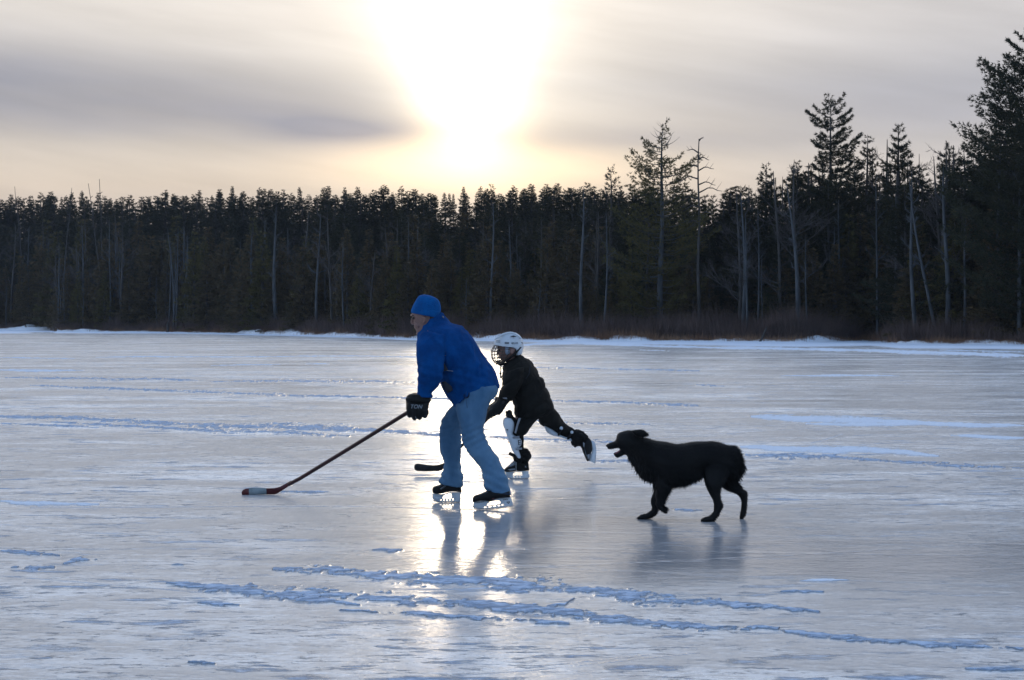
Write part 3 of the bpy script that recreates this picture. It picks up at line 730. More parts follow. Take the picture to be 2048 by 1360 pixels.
snag(1397, 3, 276, 'bare dead snag with hooked limbs right of the open olive pine',
     [(.99, .3, .9), (.93, -.75, .5), (.90, .7, .1), (.86, -.45, .3), (.84, 1.0, .35), (.80, -1.3, .1), (.77, 1.1, .2), (.73, 1.5, .3), (.70, -1.5, .05), (.66, -1.0, .0), (.62, .9, .3), (.58, -.9, .2)])
for px, top, tilt, lab in ((200, 357, -0.03, 'tallest bare pole rising above the skyline near the left edge'), (178, 366, -0.12, 'leaning bare pole beside the tallest bare pole'),
        (30, 372, -0.10, 'leaning bare pole at the far left of the skyline'), (145, 375, 0.10, 'short bare pole tilted the other way on the left skyline')):
    snag(px, 6, top, lab, [(.9, .3, 1.0), (.8, -.4, .8), (.7, .5, .6)], 0.09, tilt)
for px, top, w0, tilt, lab in ((552, 412, .22, 0, 'thickest pale trunk standing in the left half of the swamp'), (504, 455, .20, 0.0, 'pale dead trunk just left of the thickest pale trunk'),
        (350, 455, .12, -.06, 'pale trunk curving to the left above the shore shrubs'), (1832, 340, .13, -.03, 'pale slender trunk left of the leaning pair'),
        (1893, 330, .17, 0.0, 'straight pale trunk, thickest in the right half of the shore'), (1870, 345, .10, -.16, 'pale trunk leaning hard to the left against the straight one'),
        (2003, 300, .12, -.02, 'pale thin trunk in front of the tallest pine'), (1488, 385, .12, -.02, 'pale trunk below the dip in the treeline'),
        (1601, 360, .12, -.08, 'pale bent trunk under the tiered lone pine'), (1165, 372, .13, 0, 'pale bare trunk left of the slim ragged pine'),
        (1925, 430, .09, .03, 'thin pale trunk just right of the straight thick one'), (985, 400, .10, 0, 'thin grey trunk under the sun')):
    H = h_for(px, 2, top); tm, bm_ = bare_tree(H, int(px), w0, 0.13, 0.4, 14, lean=0.01, depth=1)
    o = hero('bare_tree', (tm, bm_), (m_bark, m_bark), ('trunk', 'crown'), px, 2, lab, 'bare tree'); o.rotation_euler = (0, tilt, 0)

# ---- rows of the wood
skyline = [(0, 388), (60, 392), (140, 384), (250, 386), (350, 380), (450, 376), (520, 380), (600, 378), (700, 374), (800, 376), (900, 378), (1000, 376), (1100, 372), (1200, 368), (1300, 372), (1400, 378), (1470, 378), (1530, 345), (1600, 330), (1700, 300), (1760, 290), (1850, 300), (1930, 290), (2048, 240), (2600, 200)]
kx = np.array([a for a, b in skyline], float); ky = np.array([b for a, b in skyline], float)
def rnd(a, b): return R.uniform(a, b)
# skyline pines
px = -160.0
while px < 1500:
    H0, pr = R.choice(pineB if px < 1150 else pineA)
    t = rnd(60, 110) if px < 1250 else rnd(14, 30)
    top = np.interp(px, kx, ky) + rnd(-7, 16)
    if 870 < px < 965: t = rnd(100, 115)
    plant(pr, px, t, h_for(px, t, top), '@ dark skyline pine', 'tree', 'skyline pines', H0=H0, wide=rnd(1.0, 2.0))
    px += rnd(6, 21)
for k in range(13):   # lower trees on the slope under the gap that lets the light through
    px = 866 + k * 9 + rnd(-3, 3); H0, pr = R.choice(pineA + fillC); t = rnd(36, 70)
    plant(pr, px, t, h_for(px, t, rnd(418, 448)), '@ slope pine below the sun' if H0 > 10 else '@ slope cedar below the sun', 'tree', 'slope trees', H0=H0, wide=rnd(1.5, 2.1))
for k in range(72):   # second row of skyline pines, a little lower
    px = -110 + k * 20 + rnd(-9, 9); H0, pr = R.choice(pineA); t = rnd(40, 70) if px < 1250 else rnd(10, 20)
    if 870 < px < 965: continue
    plant(pr, px, t, h_for(px, t, np.interp(px, kx, ky) + rnd(5, 22)), '@ dark skyline pine', 'tree', 'skyline pines', H0=H0, wide=rnd(1.3, 1.9))
for k in range(74):   # pines on the right, nearer shore
    px = 1460 + k * 12 + rnd(-8, 8); H0, pr = R.choice(pineA); t = rnd(5, 26)
    top = np.interp(px, kx, ky) + rnd(4, 90)
    if 1330 < px < 1440: continue
    plant(pr, px, t, h_for(px, t, top), '@ dark pine in the right wood', 'tree', 'right shore pines', H0=H0, wide=rnd(1.05, 1.6))
for k in range(62):   # middle of the wood, left and centre
    px = -200 + k * 27 + rnd(-12, 12); H0, pr = R.choice(pineA + fillC); t = rnd(12, 34)
    plant(pr, px, t, h_for(px, t, np.interp(px, kx, ky) + rnd(45, 120)), '@ dark mid-wood conifer', 'tree', 'mid-wood conifers', H0=H0, wide=rnd(1.0, 1.4))
for k in range(230):   # young cedars near the water
    px = -220 + k * 11.2 + rnd(-9, 9); H0, pr = R.choice(fillC); t = rnd(1.5, 14)
    lo, hi = (80, 190) if px < 1100 else (120, 250)
    top = np.interp(px, kx, ky) + rnd(lo, hi); top = min(top, 590)
    plant(pr, px, t, h_for(px, t, top), '@ brownish cedar behind shrubs', 'tree', 'young cedars', H0=H0, wide=rnd(0.9, 1.4))
for k in range(100):   # bare grey trunks
    if k < 72: px = rnd(-120, 760) if k < 56 else rnd(760, 1250)
    else: px = rnd(1430, 2400)
    H0, pr = R.choice(bareD); t = rnd(0.5, 12)
    plant(pr, px, t, h_for(px, t, np.interp(px, kx, ky) + rnd(48, 190)), '@ thin pale shoreline trunk', 'bare tree', 'pale leafless trunks', H0=H0, wide=rnd(0.7, 1.2))
for k in range(90):   # twiggy leafless crowns
    px = rnd(-150, 1300) if k < 60 else rnd(1430, 1960)
    H0, pr = R.choice(bareE); t = rnd(2, 22)
    off = rnd(40, 170) if px < 1430 else rnd(-20, 60)
    plant(pr, px, t, h_for(px, t, np.interp(px, kx, ky) + off), '@ twiggy leafless tree', 'bare tree', 'twiggy leafless trees', H0=H0, wide=rnd(0.9, 1.3))

# ---- shrub thicket and dead reeds along the water
def thicket(name, px0, px1, n, hmin, hmax, seed, mat, t0=-0.5, t1=5.0, spread=0.35, wd=0.010):
    r = np.random.RandomState(seed)
    px = r.uniform(px0, px1, n); t = r.uniform(t0, t1, n) ** 1.0
    d = shore(px) + t; x = (px - 1024) / F * d
    z = hill_h(px, np.clip(t, 0, 99)) * 0.6
    clump = fbm2(x * 0.35, d * 0.35, 3, seed)
    h = (hmin + (hmax - hmin) * np.clip((clump - 0.25) * 1.9, 0, 1)) * r.uniform(0.5, 1.1, n)
    base = np.stack((x, d, z - 0.05), -1)
    C, A, B = [], [], []
    k = 9
    dr = unit(np.stack((r.normal(0, spread, (n, k)), r.normal(0, spread, (n, k)), np.ones((n, k))), -1))
    off = r.normal(0, 0.16, (n, k, 3)); off[..., 2] = 0
    L = h[:, None] * r.uniform(0.5, 1.05, (n, k))
    c = base[:, None, :] + off; c[..., 2] += (r.rand(n, k) ** 2) * h[:, None] * 0.55; a = dr * L[..., None]
    b = unit(np.cross(a, r.normal(0, 1, (n, k, 3)))) * wd
    return link(name, tri_mesh(name, c.reshape(-1, 3), a.reshape(-1, 3), b.reshape(-1, 3)), None, mat)
m_shrub = noisy('shrub_twigs', (0.065, 0.042, 0.036), (0.13, 0.085, 0.07), 0.6, 0.9, coord='Object')
m_reed = noisy('dead_reeds', (0.17, 0.085, 0.045), (0.26, 0.15, 0.085), 0.4, 0.9, coord='Object')
o = thicket('shrubbery', -500, 2700, 30000, 0.7, 2.1, 61, m_shrub, wd=0.012)
tag(o, 'reddish brown leafless thicket of shrubs all along the far shore', 'shrubs', kind='stuff')
o = thicket('reeds', -500, 2700, 12000, 0.25, 0.85, 62, m_reed, -1.6, 1.2, 0.25, 0.010)
tag(o, 'short rusty dead reeds poking through the snow at the edge of the ice', 'reeds', kind='stuff')
# broken stumps by the water
def stump(px, h, tilt, lab, r0):
    w = Wood(); zs = np.linspace(0, h, 5); w.limb(np.stack((0.02 * np.sin(zs * 5), 0 * zs, zs), -1), [r0 * 1.25, r0, r0 * .95, r0 * .8, r0 * .35], 7)
    o = link('stump', w.mesh('stump'), None, m_darkbark); d = float(shore(px)) - 2.0
    o.location = ((px - 1024) / F * d, d, 0); o.rotation_euler = (0, tilt, 0); tag(o, lab, 'stump')
stump(335, 1.25, 0.02, 'short broken stump standing at the edge of the ice on the left', 0.13)
stump(1519, 1.1, 0.45, 'pale slanting broken stub at the edge of the ice on the right', 0.07)
# ---------------------------------------------------------------- the man
DM = 14.95
O_MAN = np.array((*P(940, 1010, DM)[:2], 0.0))
# body: one continuous figure under the clothes
b = Solid()
HEAD = [(300,112,378,118,.030),(252,150,425,168,.066),(214,205,444,225,.077),(199,258,446,285,.078),(206,292,436,322,.075),(215,330,418,350,.070),(219,362,400,378,.064),(229,392,380,405,.058),(240,425,362,430,.050),(254,452,345,450,.036)]
b.loft(M1, HEAD, DM - .01, 24)
b.loft(M1, [(300,330,440,300,.055),(300,400,470,350,.062),(330,470,540,400,.08),(350,520,600,440,.12)], DM)      # neck
b.tube([(203,300,DM-.01),(196,338,DM-.01),(205,352,DM-.01)], [.006,.010,.009], 10, 2, M1)                    # nose
b.tube([(208,350,DM+.006),(208,350,DM-.026)], [.008,.008], 8, 1, M1)                                       # nostrils
b.tube([(197,278,DM+.035),(194,274,DM-.01),(197,278,DM-.055)], [.007,.008,.007], 8, 2, M1)                   # brow
b.tube([(222,378,DM+.012),(220,379,DM-.01),(222,378,DM-.032)], [.003,.004,.003], 8, 2, M1)                   # lips
b.tube([(227,391,DM+.010),(225,392,DM-.01),(227,391,DM-.030)], [.003,.004,.003], 8, 2, M1)
b.tube([(250,445,DM+.01),(247,442,DM-.01),(250,445,DM-.03)], [.009,.010,.009], 8, 2, M1)                     # chin
for sg in (-1, 1):
    b.tube([(300,292,DM-.01+sg*.080),(316,300,DM-.01+sg*.086),(314,330,DM-.01+sg*.082),(300,342,DM-.01+sg*.078)], [.009,.010,.009,.006], 8, 2, M1)   # ears
    b.tube([(232,348,DM-.01+sg*.045),(250,370,DM-.01+sg*.052)], [.016,.014], 8, 1, M1)                       # cheeks
b.loft(M1, [(330,470,560,400,.15),(300,560,720,520,.19),(360,660,800,640,.18),(450,760,860,740,.17),(500,860,920,830,.17),(560,950,940,900,.165),(630,1020,900,960,.14)], DM, 24)
def arm(dcs, de, dh, o=0):
    b.tube([(350+o,520,dcs),(345+o,700,de-.02),(345+o,860,de),(300+o,960,dh),(255+o,1030,dh),(240+o,1090,dh)], [.058,.052,.044,.040,.030,.034], 12, 3, M1)
arm(14.76, 14.70, 14.74); arm(15.14, 15.18, 15.02, 4)
def hand(dh, o=0, sg=1):
    for i in range(4):   # four fingers closed round the shaft, unequal
        x = 195 + i * 27 + o; L = (48, 58, 62, 54)[i]
        b.tube([(x + 8,1092,dh-.030*sg),(x,1092+L*.7,dh-.034*sg),(x-4,1095+L*1.2,dh-.012*sg),(x,1100+L*1.1,dh+.018*sg),(x+4,1120,dh+.026*sg)], [.0095,.009,.0085,.008,.0075], 8, 3, M1)
    b.tube([(265+o,1070,dh+.02*sg),(225+o,1100,dh+.034*sg),(190+o,1130,dh+.026*sg)], [.012,.011,.009], 8, 2, M1)   # thumb from the side of the palm
    b.loft(M1, [(205+o,1050,285+o,1050,.026),(185+o,1090,295+o,1095,.03),(185+o,1120,290+o,1122,.022)], dh-.012*sg, 12)
hand(14.755); hand(15.0, 14, -1)
b.loft(M2, [(670,130,890,110,.08,14.90),(650,210,870,200,.085,14.85),(650,330,845,340,.085),(680,480,850,460,.075),(740,600,920,600,.07),(800,690,990,740,.058),(880,820,1030,840,.045),(900,930,1060,940,.045),(860,1000,1075,985,.042)], 14.80, 18)
b.loft(M2, [(620,120,860,100,.10,15.05),(580,210,760,250,.09,15.08),(500,310,680,350,.08,15.14),(480,430,640,430,.07,15.18),(480,560,620,560,.068,15.21),(510,690,610,690,.055,15.24),(500,800,620,800,.045,15.25),(480,890,625,900,.045,15.25),(430,930,630,930,.042,15.25)], 15.1, 18)
body = link('person', b.skin(0.0042, 2, 'person', None, O_MAN), None, m_skin); body.location = O_MAN
tag(body, 'man skating bent forward in blue fleece jacket, blue beanie and faded jeans', 'person')
def mpart(name, me, mat, par=body): return link(name, me, par, mat)

# beanie
s = Solid()
s.loft(M1, [(315,86,372,97,.030),(272,92,425,125,.068),(245,118,452,158,.084),(222,160,462,200,.092),(203,205,461,238,.096),(193,240,450,285,.096),(194,252,440,296,.094)], DM-.01, 26)
hat = mpart('beanie', s.skin(0.005, 3, 'beanie', wrinkle(0.004, 14, (1, 1, .6), 4), O_MAN), m_hat)
s = Solid()   # turned-up brim
s.loft(M1, [(196,206,463,238,.098),(191,232,458,266,.100),(189,250,449,300,.099),(197,254,440,300,.092)], DM-.01, 26)
mpart('brim', s.skin(0.005, 2, 'brim', None, O_MAN), m_hat, hat)
# hair at the nape and temple
s = Solid()
s.loft(M1, [(318,262,446,290,.079),(330,300,436,322,.077),(345,330,415,345,.068)], DM-.008, 20)
mpart('hair', s.skin(0.006, 2, 'hair', wrinkle(.003, 60), O_MAN), m_hair)
# eyes
for sg in (-1, 1):
    s = Solid(); s.ball(P(*M1(212, 301), DM-.01+sg*.031), (.011, .012, .009)); mpart('eye', shift(s.raw('eye'), O_MAN), m_eye)

# jacket
s = Solid()
s.loft(M1, [(300,372,470,262,.080),(283,398,492,296,.090),(266,432,540,335,.115),(262,470,600,362,.165),(266,520,665,402,.205),(290,590,735,475,.225),(330,660,790,560,.225),(380,730,835,635,.22),(425,800,880,700,.215),(455,870,925,762,.21),(485,945,960,830,.21),(520,1010,980,890,.205),(560,1060,987,925,.20)], DM, 30, 4)
s.loft(M1, [(500,960,985,900,.20),(560,1060,990,935,.203),(590,1098,960,912,.205),(603,1108,900,905,.20)], DM, 30, 3)
s.loft(M1, [(610,870,960,860,.19),(596,1000,900,890,.205),(600,1103,700,985,.205)], DM, 24, 2)
sleeve = [(300,430,520,470,.09,14.80),(262,500,500,560,.095,14.755),(252,580,480,650,.092,14.72),(255,660,470,730,.086,14.70),(262,740,464,800,.078,14.695),(264,810,456,862,.074,14.70),(258,880,425,925,.066,14.715),(256,940,385,962,.060,14.73),(250,985,372,985,.058,14.74),(240,1012,388,1015,.062,14.745)]
s.loft(M1, sleeve, 14.72, 22)
s.loft(M1, [(q[0]+8, q[1]+4, q[2]-12, q[3]+2, q[4], 15.19 - (q[5]-14.70)*1.8) for q in sleeve[:-2]] + [(252,985,368,985,.058,15.04),(252,1000,372,1000,.060,15.02)], 15.1, 22)
def arm_folds(p):
    m = np.exp(-((p[:, 2] - 0.93) / 0.13) ** 2) * (p[:, 1] < 14.8)
    return 0.006 * m * np.sin(p[:, 2] * 95 + p[:, 0] * 30)
jf_ = summed(wrinkle(0.013, 7.0, (1.6, 1, .7), 2), wrinkle(0.008, 17, (1.3, 1, .8), 5), arm_folds)
def jfold(p): return jf_(p) * np.clip((p[:, 2] - (0.86 - 0.0 * p[:, 0])) / 0.16, 0.12, 1) + 0.004
jk = mpart('fleece_jacket', s.skin(0.0062, 3, 'jacket', jfold, O_MAN), m_fleece)
s = Solid()   # stand-up collar
s.loft(M1, [(330,300,455,258,.078),(304,345,472,275,.086),(280,385,493,300,.095),(264,440,525,330,.110)], DM, 24)
mpart('collar', s.skin(0.006, 3, 'collar', wrinkle(.004, 12), O_MAN), m_fleece, jk)
# dark side panel with pale piping, zip pull
s = Solid()
s.loft(M1, [(478,690,486,700,.012,14.735),(472,740,515,745,.020,14.737),(470,778,530,778,.020,14.737)], 14.737, 12)
s.loft(M1, [(468,880,500,872,.012,14.745),(480,930,555,915,.016,14.738),(520,985,570,955,.012,14.74)], 14.74, 12)
mpart('side_panel', shift(s.raw('panel'), O_MAN), m_panel, jk)
s = Solid(); ribbon_strip(s, M1, [(470,779),(500,776),(540,777),(570,781)], .0022, 14.722); mpart('piping', shift(s.raw('piping'), O_MAN), m_grey, jk)
s = Solid(); s.loft(M1, [(470,284,482,280,.010),(478,298,492,300,.012)], 14.90, 8); mpart('loop', shift(s.raw('loop'), O_MAN), m_grey, jk)

# jeans
s = Solid()
s.loft(M2, [(600,20,965,0,.17,14.93),(598,80,980,30,.175,14.92),(604,150,965,90,.165,14.90),(606,215,900,170,.135,14.85),(618,290,872,255,.112,14.82),(640,365,852,340,.102,14.80),(652,440,840,415,.098,14.79),(664,520,872,495,.095,14.78),(705,595,935,600,.090,14.765),(760,670,985,680,.084,14.75),(812,735,1025,765,.078,14.735),(840,805,1055,840,.078,14.72),(852,870,1078,910,.084,14.705),(866,935,1093,965,.090,14.70),(872,952,1102,998,.092,14.70)], 14.8, 24, 4, 2.3)
s.loft(M2, [(640,120,880,60,.13,15.02),(572,190,800,180,.12,15.06),(515,255,715,270,.108,15.10),(474,335,660,345,.100,15.14),(461,400,640,410,.096,15.17),(455,480,643,490,.092,15.19),(458,560,645,570,.088,15.21),(472,630,642,640,.082,15.23),(495,695,637,710,.076,15.24),(490,765,640,780,.080,15.25),(468,835,665,845,.088,15.25),(453,872,660,905,.092,15.25),(455,880,652,932,.090,15.25)], 15.1, 24, 4, 2.3)
def knee_folds(p):
    near = p[:, 1] < 15.0
    z1 = P(*M2(700, 470), 14.8)[2]; z2 = P(*M2(550, 360), 15.15)[2]; z3 = P(*M2(1000, 880), 14.7)[2]
    a = np.exp(-((p[:, 2] - np.where(near, z1, z2)) / 0.09) ** 2)
    c = np.exp(-((p[:, 2] - z3) / 0.10) ** 2)
    return 0.0035 * a * np.sin(p[:, 2] * 120 - p[:, 0] * 60) + 0.004 * c * np.sin(p[:, 2] * 100 + p[:, 0] * 50)
jn = mpart('jeans', s.skin(0.0062, 4, 'jeans', summed(wrinkle(0.011, 9, (1.3, 1, .7), 9), wrinkle(0.005, 24, (1, 1, .8), 12), knee_folds), O_MAN), m_denim)
s = Solid()
ribbon_strip(s, M2, [(690,60),(688,120),(700,200),(720,300),(730,380)], .0016, 14.715)
ribbon_strip(s, M2, [(870,90),(880,130),(905,165)], .0022, 14.772); ribbon_strip(s, M2, [(870,935),(930,962),(1010,985),(1098,990)], .0022, 14.612)
mpart('seam', shift(s.raw('seam'), O_MAN), m_stitch, jn)
s = Solid(); ribbon_strip(s, M2, [(672,85),(672,110),(690,116),(712,106),(716,70)], .0028, 14.742); mpart('belt_clip', shift(s.raw('clip'), O_MAN), m_black, jn)

# padded hockey gloves
def glove(par, cf, dh, o, sg, T, mat=m_black):
    """T maps glove design points (the man's near glove, crop M1) to where this glove is"""
    s = Solid(); C_ = lambda x, y: cf(*T(x, y)); k_ = o
    s.loft(C_, [(242,990,372,1000,.060),(196,985,388,1010,.066),(160,1000,372,1028,.068),(146,1028,356,1050,.062),(146,1075,350,1082,.058),(146,1110,344,1112,.055),(150,1140,338,1140,.048)], dh, 20, 3, 2.8)
    for i in range(4):
        x = 172 + i * 46; yb = (1196, 1218, 1214, 1198)[i]
        s.tube([(*T(x + 6, 1085), dh - sg*.042), (*T(x, 1140), dh - sg*.050), (*T(x + 2, yb - 22), dh - sg*.036), (*T(x + 8, yb - 14), dh + sg*.002), (*T(x + 10, yb - 40), dh + sg*.036)], [.021*k_, .0205*k_, .019*k_, .018*k_, .016*k_], 10, 3, cf)
    s.tube([(*T(270, 1060), dh + sg*.045), (*T(225, 1105), dh + sg*.060), (*T(185, 1150), dh + sg*.048)], [.024*k_, .022*k_, .018*k_], 10, 3, cf)
    s.tube([(*T(160, 1036), dh - sg*.045), (*T(250, 1044), dh - sg*.064), (*T(345, 1052), dh - sg*.045)], [.016*k_, .018*k_, .016*k_], 10, 3, cf)
    return link('glove', s.skin(0.0045, 2, 'glove', wrinkle(.0025, 30, (1, 1, 1), 3), np.array(par.location)), par, mat)
gl = glove(body, M1, 14.755, 1.0, 1, lambda x, y: (x, y))
glove(body, M1, 15.0, 1.0, -1, lambda x, y: (x * 0.92 + 36, y * 0.94 + 52))
s = Solid()
ribbon_strip(s, M1, [(197,1118),(212,1160),(240,1212)], .0022, 14.700); ribbon_strip(s, M1, [(250,1124),(285,1155),(318,1182)], .0022, 14.700)
mpart('glove_piping', shift(s.raw('piping'), O_MAN), m_grey, gl)
tm = text_mesh('lettering', 'TON', 0.040, P(*M1(236, 1104), 14.687), Matrix.Rotation(0.02, 3, 'Y') @ FACE_CAM, .001, 0.25, O_MAN)
tm.transform(Matrix.Translation((0, 0, 0))); mpart('lettering', tm, m_grey, gl)

# skates
def skate_far():
    s = Solid()
    s.loft(M2, [(640,845,648,975,.030),(600,850,604,968,.042),(555,852,560,966,.046),(505,880,512,975,.046),(460,900,462,985,.046),(420,912,420,986,.044),(395,922,396,982,.036),(383,940,386,970,.02)], 15.25, 20, 3, 2.5)
    bt = mpart('ice_skate', s.skin(0.004, 3, 'skate', None, O_MAN), m_black)
    s = Solid(); s.extrude([[(386,984),(480,990),(548,972),(648,972),(636,1000),(641,1050),(636,1062),(450,1058),(410,1046),(388,1032),(384,1010)], [(475,1030),(480,1008),(500,992),(535,984),(556,984),(562,1005),(560,1030)],
                  [(452,1036),(468,1036),(466,1048),(456,1048)], [(480,1036),(496,1036),(494,1050),(482,1050)], [(508,1036),(524,1036),(522,1050),(510,1050)], [(536,1036),(550,1036),(550,1050),(538,1050)], [(564,1028),(576,1024),(578,1046),(566,1050)]], 15.25, .009, M2)
    mpart('blade_holder', shift(s.raw('holder', False), O_MAN), m_white, bt)
    s = Solid(); s.extrude([[(388,1036),(412,1048),(450,1059),(540,1063),(636,1063),(634,1068),(540,1071),(450,1067),(405,1056),(386,1044)]], 15.25, .002, M2); mpart('blade', shift(s.raw('blade', False), O_MAN), m_steel, bt)
    s = Solid(); s.extrude([[(455,940),(498,910),(506,918),(463,948)], [(464,939),(497,916),(500,920),(467,943)]], 15.202, .002, M2); mpart('badge', shift(s.raw('badge', False), O_MAN), m_grey, bt)
    s = Solid()
    for i in range(5): ribbon_strip(s, M2, [(425+i*13, 912-i*3), (435+i*13, 922-i*3)], .0018, 15.205)
    mpart('laces', shift(s.raw('laces'), O_MAN), m_grey, bt)
def skate_near():
    s = Solid()
    s.loft(M2, [(1085,960,1092,1018,.030),(1030,965,1036,1020,.042),(960,955,966,1030,.046),(905,952,912,1056,.046),(870,962,872,1050,.046),(820,985,822,1048,.046),(775,998,777,1058,.044),(755,1012,756,1062,.034),(749,1030,750,1058,.018)], 14.65, 20, 3, 2.5)
    bt = mpart('ice_skate', s.skin(0.004, 3, 'skate', None, O_MAN), m_black)
    s = Solid(); s.extrude([[(758,1062),(860,1042),(905,1060),(960,1030),(1092,1012),(1104,1045),(1117,1080),(1112,1094),(1000,1114),(900,1124),(800,1127),(768,1115),(751,1103)], [(876,1094),(885,1075),(915,1056),(955,1044),(990,1044),(1004,1060),(1000,1076),(960,1086)],
                  [(850,1103),(876,1101),(878,1111),(852,1113)], [(892,1100),(920,1097),(922,1107),(894,1110)], [(935,1095),(960,1092),(962,1103),(938,1106)], [(975,1090),(996,1086),(998,1098),(978,1101)], [(1010,1083),(1028,1079),(1034,1091),(1014,1096)]], 14.65, .009, M2)
    mpart('blade_holder', shift(s.raw('holder', False), O_MAN), m_white, bt)
    s = Solid(); s.extrude([[(752,1106),(770,1118),(800,1129),(900,1126),(1000,1116),(1112,1096),(1110,1103),(1000,1123),(900,1134),(798,1136),(764,1124)]], 14.65, .002, M2); mpart('blade', shift(s.raw('blade', False), O_MAN), m_steel, bt)
    s = Solid()
    for i in range(6): ribbon_strip(s, M2, [(800+i*14, 990-i*5), (812+i*14, 1000-i*5)], .0018, 14.605)
    mpart('laces', shift(s.raw('laces'), O_MAN), m_grey, bt)
    s = Solid(); s.extrude([[(925,1028),(945,1026),(947,1036),(927,1038)]], 14.602, .002, M2); mpart('badge', shift(s.raw('badge', False), O_MAN), m_blade, bt)
    s = Solid(); s.extrude([[(1055,1060),(1090,1055),(1076,1078)], [(1063,1062),(1082,1059),(1074,1071)]], 14.638, .001, M2)
    for i in range(5): s.extrude([[(775+i*16,1068-i*2.5),(785+i*16,1066-i*2.5),(785+i*16,1070-i*2.5),(775+i*16,1072-i*2.5)]], 14.638, .001, M2)
    for i in range(3): s.extrude([[(1026+i*16,1040-i*2.5),(1038+i*16,1038-i*2.5),(1038+i*16,1042-i*2.5),(1026+i*16,1044-i*2.5)]], 14.638, .001, M2)
    mpart('decal', shift(s.raw('decal', False), O_MAN), m_black, bt)
skate_far(); skate_near()
zc = P(*M1(260, 455), DM)[2]
xc_ = P(*M1(330, 455), DM)[0] - O_MAN[0]
tuck(body, [c for c in body.children if c.name.split('.')[0] in ('fleece_jacket', 'jeans', 'glove', 'ice_skate')], lambda c: c.z > zc or (c.z > zc - .08 and c.x < xc_))

# his hockey stick
PXY = lambda x, y: (x, y)
SC = crop(460, 900, 4.2667)
def stick_depth(x): return 15.93 + (14.80 - 15.93) * np.clip((x - 555) / (836 - 555), 0, 1.1)
a0 = np.array((*P(545, 988, 15.93)[:2], 0)); 
stick = bpy.data.objects.new('hockey_stick', None); S.collection.objects.link(stick); stick.location = a0
tag(stick, 'dark red hockey stick with white tape on its blade, held by the man', 'hockey stick')
s = Solid()
pts = [(577, 969), (600, 957), (700, 896), (812, 827), (838, 811)]
W = np.array([P(x, y, stick_depth(x)) for x, y in pts])
s.tube(W, [.0150, .0150, .0150, .0150, .0155], 4, 1)
link('shaft', shift(s.raw('shaft', False), a0), stick, m_shaft)
def sblade(name, loops, mat, half, d=15.93):
    s = Solid(); s.extrude(loops, d, half, SC); link(name, shift(s.raw(name, False), a0), stick, mat)
sblade('blade', [[(102,378),(100,358),(112,340),(135,330),(165,326),(310,327),(380,326),(430,312),(520,262),(536,284),(470,330),(400,374),(380,378),(300,379),(165,381),(125,385),(108,385)]], m_blade, .008)
sblade('tape', [[(162,324),(230,322),(311,326),(313,379),(230,381),(164,383)]], m_tape, .011)
m_guard = principled('smoky_plastic', (0.20, 0.24, 0.30), 0.3)[0]
# ---------------------------------------------------------------- the child
DK = 17.58
O_KID = np.array((*P(1040, 957, DK)[:2], 0.0))
b = Solid()
b.loft(KC, [(230,75,330,75,.04),(190,105,365,110,.07),(185,150,375,155,.078),(190,185,370,195,.078),(196,215,350,235,.074),(202,250,330,265,.066),(212,280,310,285,.055),(225,300,295,300,.04)], DK, 20)
b.tube([(190,200,DK),(185,234,DK),(193,244,DK)], [.006,.010,.008], 8, 2, KC)
b.tube([(199,262,DK+.02),(194,262,DK),(199,262,DK-.02)], [.005,.006,.005], 8, 2, KC); b.tube([(205,274,DK+.018),(201,276,DK),(205,274,DK-.018)], [.005,.006,.005], 8, 2, KC)
b.tube([(190,186,DK+.045),(186,184,DK),(190,186,DK-.045)], [.006,.007,.006], 8, 2, KC)
for sg in (-1, 1): b.tube([(300,200,DK+sg*.075),(314,206,DK+sg*.083),(308,232,DK+sg*.078)], [.009,.010,.007], 8, 2, KC)
b.loft(KC, [(245,270,340,240,.05),(262,320,370,280,.055),(270,360,400,310,.09),(280,430,470,380,.13),(330,540,540,500,.12),(370,640,590,600,.12),(390,700,580,670,.10)], DK, 20)
b.tube([(320,380,DK-.15),(300,480,DK-.19),(280,560,DK-.18),(230,620,DK-.13),(180,680,DK-.10)], [.045,.042,.036,.030,.024], 10, 3, KC)
b.tube([(320,380,DK+.15),(290,480,DK+.19),(260,560,DK+.17),(210,620,DK+.08),(170,690,DK-.02)], [.045,.042,.036,.030,.024], 10, 3, KC)
for dh, o, sg in ((DK-.10, 0, 1), (DK-.03, -28, -1)):
    b.loft(KC, [(160+o,650,215+o,690,.02),(135+o,680,195+o,720,.024),(120+o,700,180+o,740,.02)], dh, 10)
    for i in range(4):
        x, y = 118 + o + i * 14, 738 - i * 9
        b.tube([(x+16,y-22,dh-.02*sg),(x,y,dh-.024*sg),(x-6,y+14,dh-.004*sg),(x+2,y+16,dh+.016*sg)], [.0078,.0075,.007,.0062], 8, 3, KC)
    b.tube([(190+o,690,dh+.015*sg),(160+o,705,dh+.028*sg),(140+o,722,dh+.02*sg)], [.010,.009,.008], 8, 2, KC)
b.tube([(430,740,DK-.07),(350,810,DK-.09),(305,850,DK-.09),(330,960,DK-.07),(365,1060,DK-.05),(375,1130,DK-.04),(300,1180,DK-.04)], [.06,.055,.045,.04,.034,.034,.034], 12, 3, KC)
b.tube([(540,720,DK+.06),(620,790,DK+.08),(690,850,DK+.09),(790,900,DK+.09),(870,930,DK+.09),(915,950,DK+.09),(915,1060,DK+.09)], [.06,.055,.045,.04,.034,.034,.034], 12, 3, KC)
kid = link('person', b.skin(0.0045, 2, 'person', None, O_KID), None, m_skin); kid.location = O_KID
tag(kid, 'child skating with one leg kicked back, in white caged helmet and black padded jacket', 'person')
def kpart(name, me, mat, par=kid): return link(name, me, par, mat)
